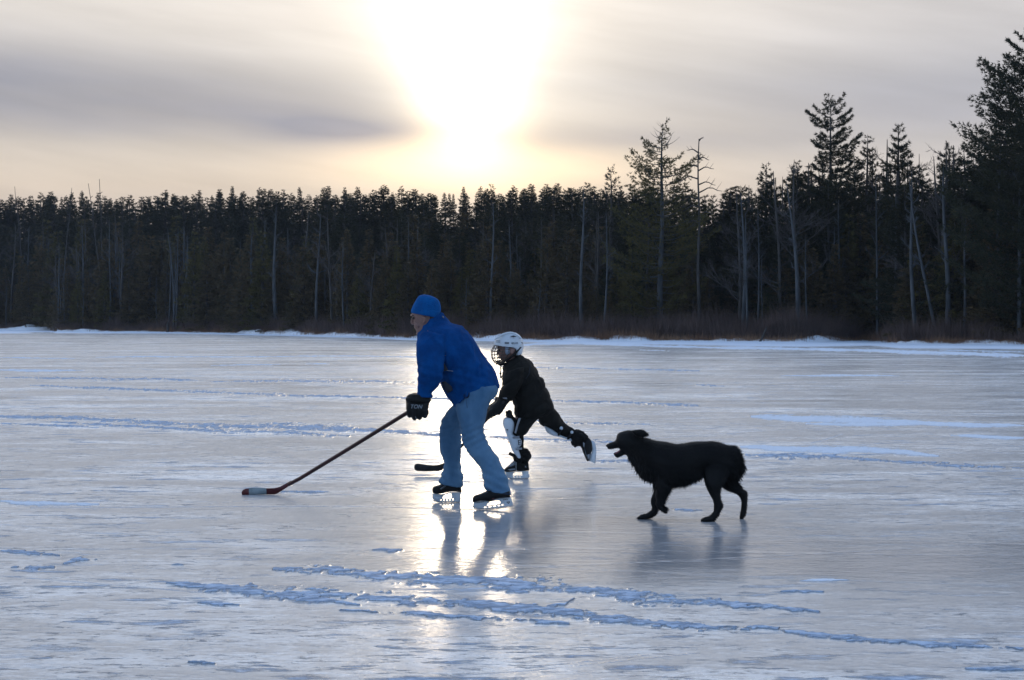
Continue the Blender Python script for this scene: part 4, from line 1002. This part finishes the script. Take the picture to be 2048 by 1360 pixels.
for sg in (-1, 1):
    s = Solid(); s.ball(P(*KC(200, 207), DK+sg*.030), (.010, .011, .008)); kpart('eye', shift(s.raw('eye'), O_KID), m_eye)
s = Solid(); s.loft(KC, [(240,100,370,110,.082),(280,180,378,190,.084),(300,235,365,240,.075),(310,262,350,258,.05)], DK+.002, 18)
kpart('hair', s.skin(.006, 2, 'hair', wrinkle(.003, 60), O_KID), m_hair)

# quilted jacket
s = Solid()
s.loft(KC, [(240,322,375,248,.075),(228,372,440,290,.125),(232,430,495,350,.155),(240,480,522,410,.165),(262,530,560,450,.165),(290,580,592,530,.165),(310,620,618,590,.165),(322,660,634,640,.165),(330,700,648,680,.16),(332,745,650,705,.15),(345,765,600,745,.14)], DK, 28, 4)
s.loft(KC, [(250,395,400,350,.07,DK-.13),(238,450,392,430,.072,DK-.16),(222,510,372,505,.072,DK-.175),(206,560,335,580,.068,DK-.17),(199,588,306,612,.060,DK-.15),(202,600,300,622,.052,DK-.14)], DK-.15, 20)
s.loft(KC, [(255,395,380,350,.07,DK+.13),(242,450,372,430,.07,DK+.16),(228,510,352,505,.07,DK+.165),(214,560,318,580,.066,DK+.14),(207,588,296,612,.058,DK+.10)], DK+.15, 20)
ax = unit(P(*KC(560, 700), DK) - P(*KC(330, 320), DK)); q0 = P(*KC(330, 320), DK)
def quilt(p):
    t = (p - q0) @ ax
    return 0.013 * (np.abs(np.sin(t * math.pi / 0.105)) ** 0.45 - 0.75)
kj = kpart('padded_jacket', s.skin(0.006, 3, 'jacket', summed(quilt, wrinkle(.010, 11, (1, 1, 1), 31), wrinkle(.005, 28, (1, 1, 1), 33)), O_KID), m_cloth)
s = Solid(); s.loft(KC, [(238,340,378,246,.080),(250,322,372,240,.082),(262,305,362,250,.074)], DK, 20); kpart('collar', s.skin(.006, 2, 'collar', None, O_KID), m_cloth, kj)
s = Solid(); ribbon_strip(s, KC, [(420,440),(445,405),(452,360),(456,330)], .003, DK-.168); kpart('piping', shift(s.raw('piping'), O_KID), m_panel, kj)
s = Solid(); s.loft(KC, [(201,578,306,604,.064),(204,594,300,620,.060)], DK-.145, 18); kpart('cuff', s.skin(.004, 1, 'cuff', wrinkle(.003, 50), O_KID), m_grey, kj)
# drawcords
s = Solid()
ribbon_strip(s, KC, [(212,338),(206,370),(211,405),(222,440),(232,470)], .0032, DK-.04); ribbon_strip(s, KC, [(216,336),(214,380),(208,430),(204,455)], .0028, DK-.05)
s.ball(P(*KC(209, 400), DK-.045), .010); s.ball(P(*KC(216, 430), DK-.045), .008)
kpart('drawcord', shift(s.raw('cord'), O_KID), m_black, kj)

# hockey pants
s = Solid()
s.loft(KC, [(330,700,640,690,.14,DK),(330,760,590,740,.13,DK),(322,800,500,790,.10,DK-.06),(318,850,455,850,.095,DK-.09),(322,885,418,898,.088,DK-.09),(345,902,410,902,.080,DK-.09)], DK-.05, 22, 3, 2.4)
s.loft(KC, [(520,770,655,695,.11,DK+.04),(535,808,690,735,.10,DK+.07),(575,838,728,800,.085,DK+.09),(640,868,745,815,.07,DK+.09)], DK+.06, 22)
kp = kpart('padded_shorts', s.skin(.006, 4, 'shorts', wrinkle(.011, 13, (1, 1, 1), 41), O_KID), m_cloth)
s = Solid(); s.loft(KC, [(360,766,380,768,.008),(345,810,362,815,.008),(332,860,348,866,.008),(326,890,340,895,.008)], DK-.182, 8); kpart('side_stripe', shift(s.raw('stripe'), O_KID), m_grey, kp)
# dark socks over the calves
s = Solid()
s.loft(KC, [(255,712,305,712,.035),(256,740,310,745,.05),(270,790,350,790,.06),(290,860,395,880,.06),(310,930,402,930,.056),(330,1000,400,1000,.050),(350,1060,408,1060,.045),(362,1110,410,1115,.042)], DK-.08, 18)
kpart('sock', s.skin(.0055, 3, 'sock', wrinkle(.006, 22, (1, 1, 1), 44), O_KID), m_cloth)
s = Solid()
s.loft(KC, [(600,845,700,780,.065),(680,905,740,812,.062),(720,922,790,842,.058),(780,945,830,868,.052),(830,960,870,890,.045),(870,975,905,915,.042)], DK+.09, 18)
kpart('sock', s.skin(.0055, 3, 'sock', wrinkle(.006, 22, (1, 1, 1), 45), O_KID), m_cloth)
# bunched fabric and straps over the ankles
s = Solid()
s.loft(KC, [(345,1020,428,1022,.055),(355,1050,450,1045,.065),(368,1085,460,1090,.066),(380,1120,440,1130,.055),(385,1135,425,1138,.04)], DK-.06, 16)
s.tube([(292,1060,DK-.10),(320,1085,DK-.12),(350,1105,DK-.12),(385,1110,DK-.11)], [.010,.018,.022,.02], 10, 2, KC); s.tube([(365,1130,DK-.11),(385,1150,DK-.115),(402,1165,DK-.11)], [.013,.012,.010], 8, 2, KC)
kpart('leg_warmer', s.skin(.005, 2, 'warmer', wrinkle(.014, 26, (1, 1, 1), 47), O_KID), m_cloth)
s = Solid()
s.loft(KC, [(800,870,790,940,.05),(838,868,812,1000,.062),(875,875,845,1000,.066),(905,890,880,985,.060),(932,915,905,950,.045)], DK+.09, 16)
kpart('leg_warmer', s.skin(.005, 2, 'warmer', wrinkle(.014, 26, (1, 1, 1), 48), O_KID), m_cloth)
# shin guards
s = Solid()
s.loft(KC, [(255,760,285,757,.03,DK-.10),(236,775,305,772,.05,DK-.11),(229,800,324,805,.056,DK-.115),(232,830,327,840,.056,DK-.115),(244,860,322,870,.052,DK-.115),(255,890,315,900,.048,DK-.115),(265,920,345,918,.048,DK-.115),(278,955,380,940,.050,DK-.115),(290,990,384,985,.048,DK-.115),(305,1030,360,1020,.040,DK-.11),(325,1062,372,1058,.034,DK-.11),(348,1100,382,1098,.026,DK-.11)], DK-.11, 20, 3, 2.4)
sg1 = kpart('shin_guard', s.skin(.0045, 2, 'guard', None, O_KID), m_white)
s = Solid()
s.loft(KC, [(309,922,368,912,.008,DK-.166),(312,936,368,930,.008,DK-.166)], DK-.166, 8); s.loft(KC, [(334,1018,388,1010,.008,DK-.160),(336,1032,388,1026,.008,DK-.160)], DK-.160, 8)
kpart('strap', shift(s.raw('strap'), O_KID), m_grey, sg1)
s = Solid(); s.extrude([[(354,950),(378,944),(382,985),(358,990)], [(360,955),(374,951),(377,964),(362,968)], [(362,972),(377,968),(378,982),(363,985)]], DK-.170, .001, KC)
s.extrude([[(268,942),(276,962),(290,968),(278,968),(286,985),(272,966)]], DK-.166, .001, KC); s.extrude([[(256,862),(272,858),(274,866),(266,866),(268,880),(262,868)]], DK-.168, .001, KC)
kpart('decal', shift(s.raw('decal', False), O_KID), m_panel, sg1)
s = Solid(); s.tube([(284,760,DK-.13),(280,730,DK-.13),(284,715,DK-.12)], [.020,.022,.018], 10, 2, KC); kpart('knee_strap', s.skin(.004, 1, 'strap', None, O_KID), m_black, sg1)
s = Solid()
s.loft(KC, [(568,826,580,832,.03),(576,850,640,858,.042),(592,884,690,892,.046),(640,912,715,905,.044),(700,924,752,922,.040),(760,945,800,930,.034),(808,966,812,940,.026)], DK+.075, 18)
sg2 = kpart('shin_guard', s.skin(.0045, 2, 'guard', None, O_KID), m_white)
s = Solid(); s.tube([(690,905,DK+.02),(705,870,DK+.015),(712,835,DK+.03)], [.010,.010,.010], 6, 2, KC); s.tube([(768,935,DK+.025),(785,905,DK+.02),(800,875,DK+.035)], [.012,.012,.012], 6, 2, KC)
kpart('strap', shift(s.raw('strap'), O_KID), m_black, sg2)
for x, y, a in ((711, 851, .016), (799, 884, .014)):
    s = Solid(); s.ball(P(*KC(x, y), DK+.015), (a, .008, a)); kpart('strap_end', shift(s.raw('strap_end'), O_KID), m_white, sg2)

# skates: standing and kicked back
def kid_skate(boot, holder, blade, d, trims, w=.040):
    s = Solid(); s.loft(KC, boot, d, 18, 3, 2.5); bt = kpart('ice_skate', s.skin(.004, 2, 'skate', None, O_KID), m_black)
    s = Solid(); s.extrude(holder, d, .008, KC); kpart('blade_holder', shift(s.raw('holder', False), O_KID), m_white, bt)
    s = Solid(); s.extrude([blade], d, .002, KC); kpart('blade', shift(s.raw('blade', False), O_KID), m_steel, bt)
    s = Solid()
    for t_ in trims: s.extrude([t_], d - w, .003, KC)
    kpart('side_trim', shift(s.raw('trim', False), O_KID), m_grey, bt)
    return bt
bt = kid_skate([(440,1125,448,1200,.028),(405,1130,410,1203,.038),(370,1120,378,1205,.040),(335,1108,338,1205,.040),(305,1130,306,1208,.040),(280,1155,281,1210,.039),(258,1172,259,1212,.034),(241,1188,243,1206,.018)],
          [[(248,1212),(330,1207),(388,1203),(441,1204),(442,1225),(450,1250),(440,1262),(300,1262),(262,1252)], [(310,1243),(314,1224),(330,1212),(386,1208),(392,1240)],
           [(316,1249),(326,1249),(326,1257),(318,1257)], [(340,1249),(352,1249),(352,1257),(342,1257)], [(366,1249),(378,1249),(378,1257),(368,1257)]],
          [(262,1253),(300,1263),(440,1263),(436,1269),(300,1270),(258,1260)], DK-.06,
          [[(262,1172),(300,1140),(332,1112),(340,1150),(300,1165)], [(272,1190),(330,1180),(332,1196),(285,1200)], [(386,1140),(420,1165),(425,1175),(400,1172),(384,1150)]])
s = Solid()
for i in range(5): ribbon_strip(s, KC, [(285+i*11, 1150-i*9), (297+i*11, 1160-i*9)], .0018, DK-.105)
ribbon_strip(s, KC, [(342,1120),(338,1160),(340,1205)], .002, DK-.108)
kpart('laces', shift(s.raw('laces'), O_KID), m_white, bt)
kid_skate([(865,995,925,918,.030),(880,1020,958,950,.038),(888,1045,968,1000,.040),(897,1065,968,1030,.040),(905,1085,955,1060,.039),(914,1105,945,1090,.034),(925,1124,942,1118,.018)],
          [[(926,962),(945,948),(975,953),(988,975),(994,1010),(996,1060),(990,1132),(984,1138),(962,1128),(940,1122),(946,1070),(964,1052),(966,1018),(940,1002)]],
          [(982,962),(992,975),(999,1010),(1000,1060),(993,1139),(985,1139),(990,1100),(994,1050),(992,1010),(986,980)], DK+.09,
          [[(888,960),(905,975),(900,1010),(893,1000)], [(925,1070),(946,1062),(942,1110),(930,1105)], [(900,1000),(915,1060),(925,1090),(915,1075)]])

# helmet
s = Solid()
s.loft(KC, [(250,64,335,62,.045),(205,82,368,84,.080),(178,105,388,112,.096),(162,130,398,140,.104),(156,160,401,170,.106),(165,172,400,190,.104)], DK, 26)
s.loft(KC, [(285,170,401,150,.104),(288,186,399,180,.104),(322,200,394,210,.100),(330,230,388,235,.094),(332,250,380,246,.084)], DK, 24)
s.tube([(165,118,DK-.10),(230,78,DK-.075),(310,66,DK-.06),(380,108,DK-.065)], [.008,.011,.011,.008], 8, 4, KC); s.tube([(165,118,DK+.10),(230,78,DK+.075),(310,66,DK+.06),(380,108,DK+.065)], [.008,.011,.011,.008], 8, 4, KC)
hm = kpart('helmet', s.skin(.0042, 2, 'helmet', None, O_KID), m_white)
s = Solid()
s.extrude([[(288,92),(318,86),(346,96),(318,99)]], DK-.098, .004, KC)
for x, y in ((172, 128), (172, 138), (245, 142), (245, 150)): s.extrude([[(x,y),(x+36,y+1),(x+36,y+5),(x,y+4)]], DK-.106, .003, KC)
for x, y in ((382, 142), (384, 152)): s.extrude([[(x,y),(x+12,y),(x+12,y+5),(x,y+5)]], DK-.094, .004, KC)
kpart('vent', shift(s.raw('vent', False), O_KID), m_panel, hm)
kpart('lettering', text_mesh('lettering', 'BAUER', 0.0195, P(*KC(328, 150), DK-.1085), FACE_CAM, .001, 0.1, O_KID), m_panel, hm)
s = Solid(); s.loft(KC, [(288,192,330,196,.012),(286,215,330,215,.012),(292,236,322,238,.010)], DK-.088, 12); kpart('ear_opening', shift(s.raw('ear'), O_KID), m_skin, hm)
s = Solid(); s.extrude([[(248,178),(285,180),(288,232),(262,246),(250,232)]], DK-.094, .002, KC); kpart('ear_guard', shift(s.raw('guard', False), O_KID), m_guard, hm)
s = Solid()
s.loft(KC, [(376,180,386,182,.010,DK-.09),(330,222,345,232,.012,DK-.10),(285,262,300,272,.012,DK-.095),(235,296,248,308,.012,DK-.05),(215,318,226,326,.012,DK)], DK-.09, 8)
kpart('chin_strap', shift(s.raw('strap'), O_KID), m_black, hm)
s = Solid(); s.loft(KC, [(172,300,180,318,.03),(190,295,200,337,.045),(220,297,226,334,.048),(246,300,244,322,.03)], DK, 14); kpart('chin_cup', s.skin(.004, 2, 'cup', None, O_KID), m_black, hm)
# wire cage: hoops across and bars down, bowed round the face
cage = Solid()
fp = [(158,168),(140,195),(131,232),(136,268),(150,300),(178,324)]; bp2 = [(288,182),(286,205),(280,232),(268,258),(250,285),(232,312)]
fp = np.array(fp, float); bp2 = np.array(bp2, float)
def cage_pt(i, a):   # i along the height, a across from -1 (near) to 1 (far)
    f = np.array([np.interp(i, range(6), fp[:, k]) for k in (0, 1)]); q = np.array([np.interp(i, range(6), bp2[:, k]) for k in (0, 1)])
    c = math.cos(a * math.pi / 2) ** 0.9 if abs(a) < 1 else 0.0
    x, y = q + (f - q) * c
    wd = np.interp(i, [0, 2, 5], [.098, .092, .062])
    return P(*KC(x, y), DK + wd * math.sin(a * math.pi / 2))
for i in (0, .8, 1.6, 2.4, 3.2, 4.0, 4.6, 5.0):
    cage.tube([cage_pt(i, a) for a in np.linspace(-1, 1, 13)], [.0042] * 13, 5, 1)
for a in (-.98, -.78, -.6, -.42, -.25, -.08, .08, .25, .42, .6, .78, .98):
    cage.tube([cage_pt(i, a) for i in np.linspace(0, 5, 9)], [.0036] * 9, 5, 1)
kpart('face_cage', shift(cage.raw('cage'), O_KID), m_wire, hm)

# gloves on the stick
def kg(dh, o, sg):
    s = Solid()
    s.loft(KC, [(188+o,590,290+o,628,.056),(180+o,620,262+o,655,.055),(165+o,640,245+o,690,.055),(132+o,662,225+o,715,.052),(108+o,690,200+o,742,.046)], dh, 18, 3, 2.6)
    for i in range(4):
        x, y = 112 + o + i * 24, 735 - i * 13
        s.tube([(x+22,y-32,dh-.036*sg),(x+2,y-8,dh-.042*sg),(x-6,y+22,dh-.026*sg),(x-2,y+32,dh+.004*sg),(x+8,y+18,dh+.028*sg)], [.0175,.017,.016,.015,.013], 9, 3, KC)
    s.tube([(200+o,690,dh+.035*sg),(165+o,712,dh+.05*sg),(140+o,738,dh+.04*sg)], [.02,.018,.014], 8, 2, KC)
    return kpart('glove', s.skin(.0045, 2, 'glove', wrinkle(.004, 26, (1, 1, 1), 6), O_KID), m_black)
kg(DK-.11, 0, 1); kg(DK+.0, -18, -1)
# the child's stick: black taped blade just off the ice
k0 = np.array((*P(860, 942, 18.0)[:2], 0.0)); ks = bpy.data.objects.new('hockey_stick', None); S.collection.objects.link(ks); ks.location = k0
tag(ks, 'black hockey stick held by the child, its taped blade just above the ice', 'hockey stick')
W = np.array([P(895, 925, 18.0), P(924, 891, 17.86), P(968, 845, 17.62), P(990, 822, 17.50), P(1008, 803, 17.40)]); s = Solid(); s.tube(W, [.0125] * 5, 4, 1)
link('shaft', shift(s.raw('shaft', False), k0), ks, m_btape)
s = Solid(); s.extrude([[(219,745),(222,728),(235,716),(255,712),(330,724),(400,728),(440,724),(490,708),(530,690),(535,708),(510,735),(470,770),(440,780),(330,782),(245,779),(226,768)]], 18.0, .008, M2)
link('blade', shift(s.raw('blade', False), k0), ks, m_btape)

zk = P(*KC(260, 318), DK)[2]
tuck(kid, [c for c in kid.children if c.name.split('.')[0] in ('padded_jacket', 'padded_shorts', 'sock', 'leg_warmer', 'glove', 'ice_skate')], lambda c: c.z > zk)
# ---------------------------------------------------------------- the dog
DD = 13.93
O_DOG = np.array((*P(1355, 1040, DD)[:2], 0.0))
m_fur = noisy('black_fur', (0.0022, 0.0022, 0.0026), (0.0055, 0.0050, 0.0050), 7, 0.6, Specular_IOR_Level=0.25)
b = Solid()
# trunk: withers to rump with a deep chest and tucked belly
b.loft(DG, [(480,230,455,500,.075),(560,250,495,560,.09),(640,262,555,655,.105),(720,285,605,705,.112),(800,300,690,735,.120),(880,312,780,790,.122),(960,324,880,792,.122),(1040,326,980,785,.120),(1120,310,1070,768,.118),(1200,300,1150,735,.112),(1290,296,1225,690,.105),(1370,298,1300,660,.10),(1450,308,1400,700,.10),(1530,336,1480,735,.098),(1605,352,1555,730,.088),(1650,385,1615,690,.07),(1672,430,1655,610,.04)], DD, 24, 3)
# head on its neck
b.loft(DG, [(191,337,197,372,.018),(202,328,212,388,.025),(240,311,245,386,.029),(275,297,282,378,.030),(296,276,312,374,.038),(304,238,345,388,.054),(334,200,388,425,.064),(388,178,420,465,.070),(450,172,450,498,.076),(520,186,470,515,.078),(590,215,500,545,.085)], DD, 20, 3)
b.loft(DG, [(268,437,276,450,.008),(285,425,296,480,.014),(315,412,325,482,.018),(350,385,362,462,.022),(385,372,402,448,.030),(420,370,430,470,.04)], DD, 14, 3)
# legs
b.loft(DG, [(720,540,880,540,.04,13.96),(700,640,900,640,.05,13.97),(712,740,900,740,.055,13.97),(724,820,890,828,.046,13.98),(716,890,850,900,.038,13.98),(692,950,815,980,.030,13.98),(692,1000,795,1025,.026,13.98),(704,1045,776,1065,.022,13.98),(690,1085,762,1115,.021,13.98),(640,1118,715,1150,.022,13.98),(585,1130,672,1176,.026,13.98),(552,1150,600,1182,.026,13.98),(536,1166,552,1182,.014,13.98)], 13.98, 14, 3)
b.loft(DG, [(740,560,880,560,.04,13.90),(720,700,900,700,.05,13.875),(740,800,880,830,.046,13.86),(740,900,840,900,.034,13.86),(750,960,815,985,.026,13.86),(745,1015,805,1005,.021,13.86),(775,1062,835,1028,.020,13.86),(812,1090,862,1050,.020,13.86),(845,1112,876,1080,.018,13.86),(858,1116,872,1108,.01,13.86)], 13.86, 14, 3)
b.loft(DG, [(1300,440,1560,440,.04,13.91),(1280,560,1600,560,.055,13.885),(1290,680,1560,680,.062,13.85),(1308,780,1490,800,.055,13.82),(1335,860,1476,870,.042,13.82),(1375,930,1480,950,.032,13.82),(1402,990,1502,1000,.026,13.82),(1405,1040,1509,1030,.023,13.82),(1400,1095,1480,1090,.021,13.82),(1352,1145,1445,1150,.023,13.82),(1300,1158,1400,1200,.027,13.82),(1268,1178,1310,1212,.026,13.82),(1255,1196,1268,1211,.014,13.82)], 13.82, 14, 3)
b.loft(DG, [(1450,560,1690,540,.07,14.0),(1470,700,1675,680,.062,14.0),(1490,800,1665,750,.05,14.0),(1560,858,1690,790,.038,14.0),(1655,893,1735,838,.030,14.0),(1700,935,1782,872,.025,14.0),(1716,990,1783,950,.022,14.0),(1714,1050,1780,1040,.020,14.0),(1702,1120,1770,1105,.021,14.0),(1695,1160,1745,1150,.020,14.0),(1698,1190,1712,1188,.010,14.0)], 14.0, 14, 3)
# tail hanging behind the rump, ears
b.loft(DG, [(1590,345,1600,400,.03,13.93),(1650,352,1620,430,.034,13.93),(1680,392,1630,480,.034,13.93),(1704,450,1655,520,.032,13.93),(1720,510,1672,560,.030,13.93),(1734,575,1680,610,.024,13.93),(1745,605,1685,650,.018,13.93),(1722,650,1680,700,.012,13.93)], 13.93, 12, 3)
b.loft(DG, [(470,176,500,215,.018,13.85),(540,166,530,235,.020,13.835),(590,170,575,245,.018,13.83),(635,196,612,248,.014,13.83),(656,220,640,244,.008,13.83)], 13.83, 12, 3)
b.loft(DG, [(470,180,500,215,.018,14.01),(520,172,515,240,.020,14.025),(560,190,545,265,.018,14.03),(585,230,560,275,.012,14.03)], 14.03, 12, 3)
dog = link('dog', b.skin(0.0048, 3, 'dog', wrinkle(.004, 14, (1, 1, 1), 71), O_DOG), None, m_fur); dog.location = O_DOG
tag(dog, 'black long-haired dog trotting behind the skaters with its mouth open and tongue out', 'dog')
def dpart(name, me, mat): return link(name, me, dog, mat)
m_tongue = principled('tongue', (0.30, 0.10, 0.12), 0.35)[0]
m_nose = principled('nose', (0.012, 0.011, 0.012), 0.25)[0]
s = Solid(); s.loft(DG, [(274,434,280,446,.012),(300,418,306,438,.017),(340,396,346,418,.017),(385,378,390,398,.014)], DD, 10); dpart('tongue', shift(s.raw('tongue'), O_DOG), m_tongue)
s = Solid(); s.ball(P(*DG(199, 348), DD), (.012, .014, .011)); dpart('nose', shift(s.raw('nose'), O_DOG), m_nose)
for sg in (-1, 1):
    s = Solid(); s.ball(P(*DG(330, 258), DD + sg * .040), (.009, .008, .009)); dpart('eye', shift(s.raw('eye'), O_DOG), m_eye)
# coat: fine locks lying back along the body, longer on chest, belly, tail and thighs
me = dog.data; n = len(me.vertices); co = np.empty(n * 3, np.float32); me.vertices.foreach_get('co', co); co = co.reshape(-1, 3)
no = np.empty(n * 3, np.float32); me.vertex_normals.foreach_get('vector', no); no = no.reshape(-1, 3)
r = np.random.RandomState(5); N = 60000
pick = r.randint(0, n, N); c = co[pick] + r.normal(0, .002, (N, 3)); nn = no[pick]
PXX = 1024 + F * (c[:, 0] + O_DOG[0]) / DD; PYY = 640 - F * (c[:, 2] - CAMH) / DD
cx = (PXX - 1180) * 5.6676; cy = (PYY - 830) * 5.6667
L = np.full(N, 0.015)
L = np.where((cy > 640) & (cy < 860) & (cx > 560) & (cx < 1300) & (nn[:, 2] < 0.1), 0.036, L)          # belly and chest fringe
L = np.where((cx > 1560) & (cy > 380) & (cy < 800) & (nn[:, 0] > -0.2), 0.024, L)                       # tail and breeches
L = np.where((cx > 420) & (cx < 640) & (cy > 300) & (cy < 720), 0.034, L)                                # ruff
L = np.where((cy > 860), 0.009, L); L = np.where((cx < 420), 0.005, L)
L = np.where((cy > 820) & (cy < 1060) & (cx > 780) & (cx < 900), 0.030, L)
L = L * r.uniform(0.6, 1.35, N)
flow = np.stack((np.full(N, 0.75), np.zeros(N), np.where(cy > 600, -0.7, -0.25)), -1) + r.normal(0, .22, (N, 3))
dr = unit(unit(flow) + nn * 0.42)
bb = unit(np.cross(dr, nn)) * (0.0010 + 0.02 * L)[:, None]
dpart('fur', tri_mesh('fur', c, dr * L[:, None], bb), m_fur)
# longer loose locks on the chest, belly, breeches and tail
zone = ((cy > 620) & (cx > 560) & (cx < 1300) & (cy < 840) & (nn[:, 2] < 0)) | ((cx > 430) & (cx < 640) & (cy > 430) & (nn[:, 0] < 0.2)) | ((cx > 1600) & (cy > 480) & (cy < 820)) | ((cx > 780) & (cx < 900) & (cy > 840) & (cy < 1040))
ii = np.nonzero(zone)[0]; ii = r.choice(ii, min(2000, len(ii)), replace=False)
fl2 = np.stack((r.normal(0.45, 0.35, len(ii)), r.normal(0, .2, len(ii)), r.normal(-0.9, 0.25, len(ii))), -1)
d2 = unit(unit(fl2) + nn[ii] * 0.25); L2 = r.uniform(0.022, 0.058, len(ii))
b2 = unit(np.cross(d2, np.array((0.1, 1.0, 0.1)))) * r.uniform(0.0022, 0.0042, len(ii))[:, None]
dpart('feathering', tri_mesh('feathering', c[ii], d2 * L2[:, None], b2), m_fur)
# ---------------------------------------------------------------- the air
bx = Solid()
import itertools
hv = np.array(list(itertools.product((-600, 600), (-60, 640), (-1.2, 60))), float)
hf = [np.array([(0, 1, 3, 2), (4, 6, 7, 5), (0, 4, 5, 1), (2, 3, 7, 6), (0, 2, 6, 4), (1, 5, 7, 3)])]
hm_ = bpy.data.materials.new('air'); hm_.use_nodes = True; ht_ = hm_.node_tree; ht_.nodes.clear()
ho_ = ht_.nodes.new('ShaderNodeOutputMaterial'); hp_ = ht_.nodes.new('ShaderNodeVolumePrincipled')
hp_.inputs['Color'].default_value = (0.75, 0.85, 1.0, 1); hp_.inputs['Density'].default_value = 0.00014; hp_.inputs['Anisotropy'].default_value = 0.0
ht_.links.new(hp_.outputs[0], ho_.inputs['Volume'])
hz = link('haze', mesh_np('haze', hv, hf), None, hm_); tag(hz, 'thin cold evening haze over the lake and woods', 'haze', kind='stuff')

# labels: the trees of one patch and height are told apart by their order from the left
from collections import defaultdict
same = defaultdict(list)
for o in S.objects:
    if o.parent is None and o.get('group') and o.get('label'): same[o['label']].append(o)
ORD = 'first second third fourth fifth sixth seventh eighth ninth tenth eleventh twelfth thirteenth fourteenth fifteenth sixteenth seventeenth eighteenth nineteenth twentieth'.split()
ORD += ['twenty-' + w for w in ORD[:9]] + ['thirtieth'] + ['thirty-' + w for w in ORD[:9]]
for lab, os_ in same.items():
    if len(os_) < 2: continue
    os_.sort(key=lambda o: o.location.x / o.location.y)
    for i, o in enumerate(os_):
        if i < len(ORD): o['label'] = lab + ', ' + ORD[i] + ' from the left'
